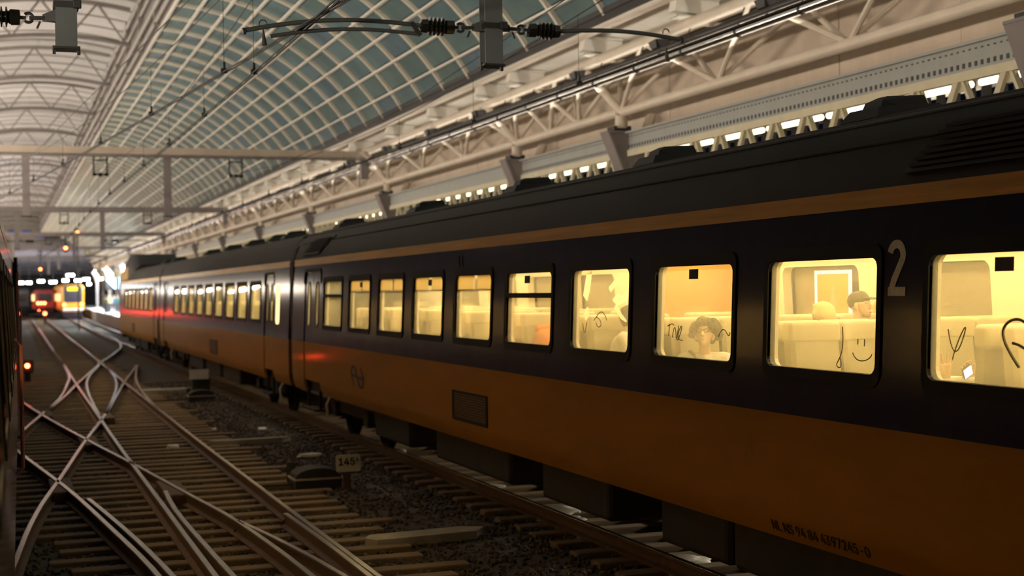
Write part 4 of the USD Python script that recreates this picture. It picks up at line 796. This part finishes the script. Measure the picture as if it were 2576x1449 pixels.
def cantilever(label, xp, y, z, xe, two, group=None):
    """Arm from the post at xp to its tip at xe."""
    d = 1 if xe > xp else -1; t = thing('cantilever_arm', label, 'overhead line arm', (xp, y, z), group)
    part('bracket', MB().hull([(xp + d * .09, y - .05, z - .05), (xp + d * .09, y + .05, z - .05), (xp + d * .09, y - .05, z + .07), (xp + d * .09, y + .05, z + .07), (xp + d * .22, y, z - .05), (xp + d * .22, y, z + .02)]).bar((xp + d * .2, y, z - .015), (xp + d * .34, y, z - .02), .03, .035), 'dark', t)
    an_ = np.linspace(-2.4, 2.4, 14); part('swivel_ring', MB().tube([(xp + d * .33 - d * .045 * math.cos(q) + d * .02, y, z - .02 + .045 * math.sin(q)) for q in an_], .016, 6).bar((xp + d * .37, y, z - .02), (xp + d * .42, y, z - .02), .03, .03).bar((xp + d * .24, y, z - .05), (xp + d * .27, y, z - .12), .02, .02), 'dark', t)
    insulator(t, xp + d * .42, xp + d * .8, y, z - .02)
    q = np.linspace(0, 1, 12); x0 = xp + d * .78
    part('arm_tube', MB().tube([(x0 + (xe - x0) * a, y, z - .02 + .05 * math.sin(a * 3.0) * (1 if two else .9) - (.14 if two else .03) * a ** 2) for a in q], .024, 8), 'armtube', t, smooth=50)
    if two:
        part('steady_tube', MB().tube([(x0 + d * .05 + (xe + d * -.3 - x0) * a, y, z - .11 + .04 * math.sin(a * 3.0) - .1 * a ** 2) for a in q], .021, 8), 'armtube', t, smooth=50)
        part('tube_clamp', MB().bar((x0 + d * .12, y, z + .01), (x0 + d * .02, y, z - .13), .05, .05), 'dark', t)
    hk = xe - d * .18; part('hook', MB().tube([(hk + .04 * math.cos(a), y, z - (.14 if two else .03) + .06 + .04 * math.sin(a)) for a in np.linspace(0, 3.6, 9)], .007, 5).tube([(hk, y, z - .14), (hk + .01, y, z - .3)], [.008, .03], 6), 'dark', t)
    part('end_cap', MB().tube([(xe, y, z - (.16 if two else .05)), (xe + d * .03, y, z - (.165 if two else .05))], .034, 8), 'dark', t)
cantilever('two-tube cantilever arm reaching left from the middle hanging post', 5.02, 14.5, 5.53, 2.37, True)
cantilever('single-tube cantilever arm reaching right from the middle hanging post', 5.02, 14.5, 5.54, 7.3, False)
cantilever('cantilever arm with black insulator cut by the left frame edge', .62, 14.5, 5.42, -2.3, True)
for k in (2, 4):
    for xp, xe in ((.7, 3.2), (4.88, 7.3), (.7, -2.0)): cantilever('distant cantilever arm on the receding portals', xp, PY[k], 5.5, xe, False, 'distant cantilever arms')
for k in (1, 2, 3, 4):
    for x in (2.75 + .12 * k, 6.85 + .15 * k):
        lab = {(1, 0): 'black U-shaped wire hanger under the long beam, left one', (1, 1): 'black U-shaped wire hanger under the long beam, right one'}.get((k, 0 if x < 5 else 1))
        t = thing('wire_hanger', lab or 'black U-shaped wire hanger under a receding portal beam', 'wire hanger', (x, PY[k], 6.95), None if lab else 'receding wire hangers')
        y = PY[k]; part('rod', MB().bar((x - .2, y, 6.95), (x - .2, y, 6.42), .05, .04), 'dark', t); part('rod', MB().bar((x + .2, y, 6.95), (x + .2, y, 6.42), .05, .04), 'dark', t)
        part('cross_bar', MB().bar((x - .2, y, 6.84), (x + .2, y, 6.84), .03, .04), 'dark', t)
        part('insulator', MB().lathe((x - .24, y, 6.4), (1, 0, 0), [(0, .03), (.02, .05), (.1, .055), (.12, .03), (.17, .03), (.2, .065), (.28, .065), (.31, .03), (.36, .03), (.38, .055), (.46, .05), (.48, .03)], 12), 'ins', t)
def wire(name, label, pts, r=.009, drops=None, top=None, seg=6, group=None):
    t = thing(name, label, 'overhead wire', pts[0], group); p = np.array(pts, float); tt = np.arange(len(p))
    part('strand', MB().tube(p, r, 6), 'wire', t)
    return t
def span_y(y0, y1, step): return np.arange(y0, y1, step)
def line_(xf, zf, ys): return [(xf(y), y, zf(y)) for y in ys]
xm_ = lambda y: 2.84 + .12 * math.cos((y - 14.5) / 30.8 * math.pi) + max(0, y - 110) * .009
xr_ = lambda y: 7.15 + .15 * math.cos((y - 14.5) / 30.8 * math.pi) + max(0, y - 90) * .011
xl_ = lambda y: 3.02 - .096 * (y - 13.1) - .0004 * (y - 13.1) ** 2
sag = lambda y: -1.0 * math.sin(((y - 14.5) % 30.8) / 30.8 * math.pi) * .55
YS = span_y(3, 200, 1.5)
for nm, lab, xf, ys in (('middle', 'over the middle track', xm_, YS), ('right', 'over the yellow and blue train', xr_, YS), ('left', 'slanting away to the upper left', xl_, span_y(3, 62, 1.5))):
    for dx in (-.022, .022): wire('contact_wire', f'{"left" if dx < 0 else "right"} one of the two close contact wires {lab}', line_(lambda y: xf(y) + dx, lambda y: 5.4, ys), .0095, group=f'contact wires {nm}')
    mw = wire('messenger_wire', f'thin dark messenger wire {lab}, sagging above the contact wires', line_(xf, lambda y: 6.5 + sag(y), ys), .007)
    for y in span_y(17.5, 60 if nm == 'left' else 110, 4.4): part('dropper', MB().tube([(xf(y), y, 5.4), (xf(y), y, 6.5 + sag(y))], .003, 4), 'wire', mw); part('dropper_clamp', MB().rbox(xf(y) - .045, xf(y) + .045, y - .03, y + .03, 5.39, 5.45, .012).rbox(xf(y) - .015, xf(y) + .015, y - .03, y + .03, 5.44, 5.53, .006), 'dark', mw)
wire('stay_wire', 'thin stay wire crossing in front of the edge of the sheeted vault', [(2.45, 12, 6.4), (2.2, 17.67, 6.3), (1.29, 30.28, 6.3), (.3, 45, 6.3)], .008)
wire('stay_wire', 'thin stay wire running down to the right of the middle hanging post', [(6.4, 12, 6.35), (6.68, 16.46, 6.3), (7.36, 25.53, 6.3), (7.5, 45.2, 6.3)], .007)

# ------------------------------------------------------------------ trackside things
t = thing('point_sign', 'small white sign reading 145A on a rusty post beside the drum', 'sign', (4.64, 20.2, -.2))
part('post', MB().box(4.62, 4.72, 20.2, 20.28, -.25, .1).box(4.56, 4.76, 20.18, 20.3, .04, .09), 'rust', t)
part('plate', MB().plate(rrect(4.5, 4.86, .07, .32, .03), lambda a, b, d: np.column_stack([a, 20.17 + d, b]), .012), 'signplate', t)
tm = meshkit.text_mesh('145', .1, .004, True); tv = np.array(tm.vertices); part('figures', (np.column_stack([4.522 + tv[:, 0] * .98, 20.168 - tv[:, 2], .17 + tv[:, 1]]), tm.faces), 'rubber', t)
tm = meshkit.text_mesh('A', .05, .004, True); tv = np.array(tm.vertices); part('small_letter', (np.column_stack([4.79 + tv[:, 0], 20.168 - tv[:, 2], .215 + tv[:, 1]]), tm.faces), 'rubber', t)
for x, y, lab in ((4.3, 20.7, 'dark rounded point machine beside the 145A sign'), (4.95, 38.6, 'dark rounded point machine below the second, blank-looking sign')):
    t = thing('point_machine', lab, 'point machine', (x, y, -.2)); an_ = np.linspace(0, math.pi, 10)
    part('housing', MB().plate(Polygon([(x - .34, -.22), (x + .34, -.22)] + [(x + .34 * math.cos(q), -.02 + .13 * math.sin(q)) for q in an_]), lambda a, b, d: np.column_stack([a, y - .25 + d, b]), .5), 'concrete' if False else 'under', t, smooth=30)
    part('cover_lip', MB().box(x - .36, x + .36, y - .27, y + .27, -.06, -.03), 'concrete', t); part('drive_rod', MB().tube([(x - .3, y, -.13), (3.4, y, -.13)], .022, 6), 'rust', t)
    part('cable_post', MB().tube([(x - .25, y + .6, -.22), (x - .25, y + .6, .12)], .06, 8), 'under', t)
t = thing('point_sign', 'faint pale sign plate on a dark box beside the flat grey slab', 'sign', (5.34, 41.6, -.2))
part('box', MB().rbox(5.1, 5.6, 41.5, 41.9, -.25, .25, .03), 'under', t); part('plate', MB().box(5.0, 5.55, 41.46, 41.48, .22, .5), 'signplate', t)
for x, y, l, w, a, lab in ((4.55, 15.7, 1.5, .38, .1, 'flat pale concrete slab lying on the ballast in front of the dark train'), (4.3, 42.6, 1.9, .7, .05, 'flat grey concrete slab beside the faint sign'), (4.4, 27.2, 1.6, .22, .04, 'narrow concrete kerb across the ballast left of the train')):
    t = part('concrete_slab', MB().plate(Polygon([(-l / 2, 0), (-l / 2 + .12, w / 2), (l / 2 - .25, w / 2), (l / 2, .1 * w), (l / 2 - .2, -w / 2), (-l / 2 + .08, -w / 2)]), lambda u, v, d: np.column_stack([x + u * math.cos(a) - v * math.sin(a), y + u * math.sin(a) + v * math.cos(a), -.2 + d]), .1), 'concrete', label=lab, cat='slab')
def crumple(seed, s):
    m = trimesh.creation.icosphere(2, 1.0); v = np.array(m.vertices); v = v * (.6 + .8 * meshkit.noise(v * 1.7 + 9, seed))[:, None] * np.array(s); return v, m.faces
for i, (x, y, s, lab) in enumerate([(2.93, 26.9, (.11, .06, .06), 'crushed white can lying on the timbers between the middle rails'), (5.1, 29.9, (.09, .12, .03), 'scrap of white litter left of the train underframe'), (4.15, 30.2, (.05, .05, .03), 'tiny white scrap of litter on the dark ballast'), (5.05, 24.6, (.24, .07, .035), 'flat strip of white litter near the train wheels'), (5.3, 23.3, (.06, .06, .05), 'small pale lump of litter beside the 145A sign'),
        (6.62, 24.35, (.09, .1, .04), 'small white rag under the train, leftmost bright scrap'), (6.55, 19.25, (.22, .2, .05), 'white crumpled sheet under the train, second bright scrap'), (6.62, 16.75, (.26, .24, .06), 'torn white sheet under the train, third bright scrap'), (6.5, 16.1, (.2, .16, .05), 'lower torn white sheet close to the third bright scrap'), (6.6, 13.25, (.3, .16, .05), 'white crumpled sheet under the train at the lower edge')]):
    v, f = crumple(i + 4, s); part('litter', (v + [x, y, -.19 + s[2] * .5], f), 'litter', label=lab, cat='litter', smooth=40)
def dwarf(x, y, zl, lab, r=.075):
    t = thing('dwarf_signal', lab, 'signal', (x, y, -.2)); part('foot', MB().box(x - .1, x + .1, y - .08, y + .1, -.28, zl - .2), 'under', t)
    part('head', MB().rbox(x - .2, x + .2, y, y + .25, zl - .25, zl + .22, .05), 'dark', t); part('red_light', MB().lathe((x, y + .0, zl), (0, -1, 0), [(0, .0), (.01, r), (.03, r * .93), (.05, r * .4)], 14), 'red', t)
    part('hood', MB().tube([(x + .1 * math.cos(q), y - .05, zl + .1 * math.sin(q)) for q in np.linspace(.2, 2.9, 9)], .03, 6), 'dark', t); return t
dwarf(.72, 50, .37, 'red dwarf signal glowing by the left train'); dwarf(1.36, 150, .98, 'red ground signal far along, right beside the left train edge', .16); dwarf(3.92, 150, .92, 'red ground signal far along, left of the red train', .16)
for x, y, z, r, lab in ((5.75, 120, 7.79, .13, 'red signal lamp glowing high on its mast in front of the far roof'), (4.27, 106.4, 6.1, .11, 'red signal lamp below and left of the highest one'), (3.25, 137.2, 5.15, .11, 'lowest red signal lamp above the far platform lamps')):
    t = thing('mast_signal', lab, 'signal', (x, y, -.2 if y == 120 else 7)); part('mast', MB().tube([(x, y + .15, -.3), (x, y + .15, z + .3)] if y == 120 else [(x, y + .15, z), (x, y + .15, 6.96)], .06, 8), 'dark', t); part('head', MB().rbox(x - .16, x + .16, y, y + .2, z - .3, z + .22, .05), 'dark', t)
    part('red_light', MB().lathe((x, y, z), (0, -1, 0), [(0, 0), (.01, r), (.04, r * .9), (.08, .03)], 14), 'red', t); part('hood', MB().tube([(x + .14 * math.cos(q), y - .06, z + .14 * math.sin(q)) for q in np.linspace(.2, 2.9, 9)], .03, 6), 'dark', t)
# ------------------------------------------------------------------ far platform: lamps, people, trains
for i, (x, z, w, lab) in enumerate([(.53, 4.52, 0.68, 'white lamp glare at the edge of the left train'), (1.8, 4.19, 0.81, 'wide white lamp glare second from the left train'), (2.74, 4.18, 0.57, 'third white lamp glare from the left train'), (4.03, 4.34, 0.68, 'white lamp glare left of the far yellow train'), (5.32, 4.23, 0.74, 'bluish white lamp glare near the far yellow train'), (6.67, 4.39, 0.61, 'white lamp glare over the left corner of the yellow train'), (8.06, 4.37, 0.68, 'white lamp glare over the right corner of the yellow train'),
        (8.94, 4.5, .65, 'large white lamp glare right of the yellow train'), (9.24, 3.94, .35, 'small bluish lamp glare below the large one'), (10.48, 4.52, 0.54, 'cluster of white lamps beside the lit sign'), (7.2, 4.98, .8, 'broad hazy white lamp glow above the yellow train'), (-3, 4.4, .7, 'white platform lamp hidden behind the left train'), (-5.5, 4.4, .7, 'white platform lamp far behind the left train'), (-8.5, 4.2, .7, 'white platform lamp farthest behind the left train')]):
    y = 167.7; t = thing('platform_lamp', lab, 'lamp', (x, y, z)); part('housing', MB().rbox(x - w / 2 - .08, x + w / 2 + .08, y, y + 1.4, z + .12, z + .3, .05), 'dark', t); part('light', MB().rbox(x - w / 2, x + w / 2, y - .02, y + 1.3, z - .12, z + .12, .05), 'lampwhite', t)
    part('hanger', MB().tube([(x, y + .7, z + .3), (x, y + .7, 6.96)], .03, 6), 'dark', t)
t = thing('lit_sign', 'bright bluish lit sign box beside the nose of the front coach', 'sign', (12.1, 172, 4)); part('box', MB().rbox(11.3, 12.9, 172, 172.3, 3.3, 4.95, .05), 'dark', t); part('face', MB().plate(Polygon([(11.35, 4.4), (12.85, 4.9), (12.85, 3.35), (12.3, 3.4)]), lambda a, b, d: np.column_stack([a, 171.95 + d, b]), .05), 'greensign', t); part('pole', MB().tube([(12.1, 172.15, .85), (12.1, 172.15, 3.3)], .07, 8), 'dark', t)
for i, (x, y, lab, top, hc, fc) in enumerate([(9.55, 146, 'person in dark clothes, leftmost on the far platform', 'jackdark', 'hairdark', .3), (9.85, 150, 'person in dark coat walking on the far platform, second from the left', 'jackdark', 'hairdark', 2.9), (10.1, 149, 'person in tan clothes on the far platform', 'clothtan', 'hairfair', 3.3), (10.35, 152, 'person in a white top on the far platform', 'shirt', 'hairdark', .2), (10.65, 150, 'person in blue on the far platform', 'clothblue', 'hairdark', 3.0), (10.85, 148, 'person in dark green, rightmost on the far platform', 'clothgreen', 'hairdark', 3.4)]):
    person(lab, (x, y, .88), fc, top, hairc=hc, pose='stand', hand=False)
def far_train(name, label, cat, x, y, w, h, face, side_, L, lamps, disp=None):
    t = thing(name, label, cat, (x, y, .2)); R = lambda yy, ww, z0, z1, r: np.array([(x + sx * (ww - (r if c else 0)), yy, (z0 if top < 0 else z1) - top * (0 if c else r)) for sx, top, c in ((-1, -1, 1), (-1, -1, 0), (-1, 1, 0), (-1, 1, 1), (1, 1, 1), (1, 1, 0), (1, -1, 0), (1, -1, 1))])
    part('front', loft([R(y, w * .9, .75, h * .93, .25), R(y + .5, w, .7, h, .3), R(y + 2.2, w, .7, h, .3)]), face, t, smooth=40); part('body', loft([R(y + 2.2, w, .7, h, .3), R(y + L, w, .7, h, .3)]), side_, t, smooth=40)
    part('windscreen', MB().plate(rrect(x - w * .68, x + w * .68, 1.95, 3.0, .2), lambda a, b, d: np.column_stack([a, y - .03 + .1 * (b - 2) * 0 + d, b]), .1), 'traindark', t)
    part('front_mask', MB().plate(rrect(x - w * .8, x + w * .8, 1.85, h - .12, .25), lambda a, b, d: np.column_stack([a, y - .015 + d, b]), .1), 'traindark', t) if face == 'trainyellow' else None
    part('skirt', MB().rbox(x - w * .85, x + w * .85, y + .1, y + 1.5, .05, .75, .1), 'traindark', t); part('bumper', MB().rbox(x - w * .9, x + w * .9, y - .15, y + .2, .85, 1.15, .08), 'litter' if face == 'trainyellow' else 'traindark', t)
    for lx, lz in lamps: part('tail_lamp', MB().lathe((x + lx, y - .02, lz), (0, -1, 0), [(0, 0), (.01, .16), (.06, .14), (.08, .02)], 12), 'redsoft', t)
    if disp: part('display', MB().plate(rrect(x - .62, x + .62, h - .75, h - .35, .04), lambda a, b, d: np.column_stack([a, y - .04 + d, b]), .1), 'display', t)
    b = MB()
    for k in range(int((L - 4) / 2)): part('side_window', MB().plate(rrect(y + 3 + 2 * k, y + 4.4 + 2 * k, 2.0, 2.9, .1), lambda a, b2, d: np.column_stack([x - w - .01 + d, a, b2]), .04), 'litwin', t) if k < 12 else None
    return t
far_train('far_train', 'yellow train front with amber display and two red tail lamps beside the far platform', 'train', 7.75, 175, 1.3, 4.0, 'trainyellow', 'trainyellow', 26, [(-1.0, 1.6), (1.0, 1.6)], True)
far_train('far_train', 'reddish train just left of the yellow one, lit by its tail lamps', 'train', 5.1, 192, 1.25, 3.5, 'trainred', 'trainred', 24, [(-.9, 1.75), (-.5, 1.75), (-.1, 1.75), (-.8, .95)], None)
far_train('far_train', 'grey train with a pale base near the left train edge', 'train', 2.35, 218, 1.3, 3.75, 'traingrey', 'traingrey', 24, [(-1.2, 1.2)], None)
far_train('far_train', 'dark train with red tail lamps hidden behind the left train', 'train', -4.0, 150, 1.35, 3.7, 'trainred', 'trainred', 24, [(-1, 1.7), (-.6, 1.7), (1, 1.7), (.6, 1.7)], None)
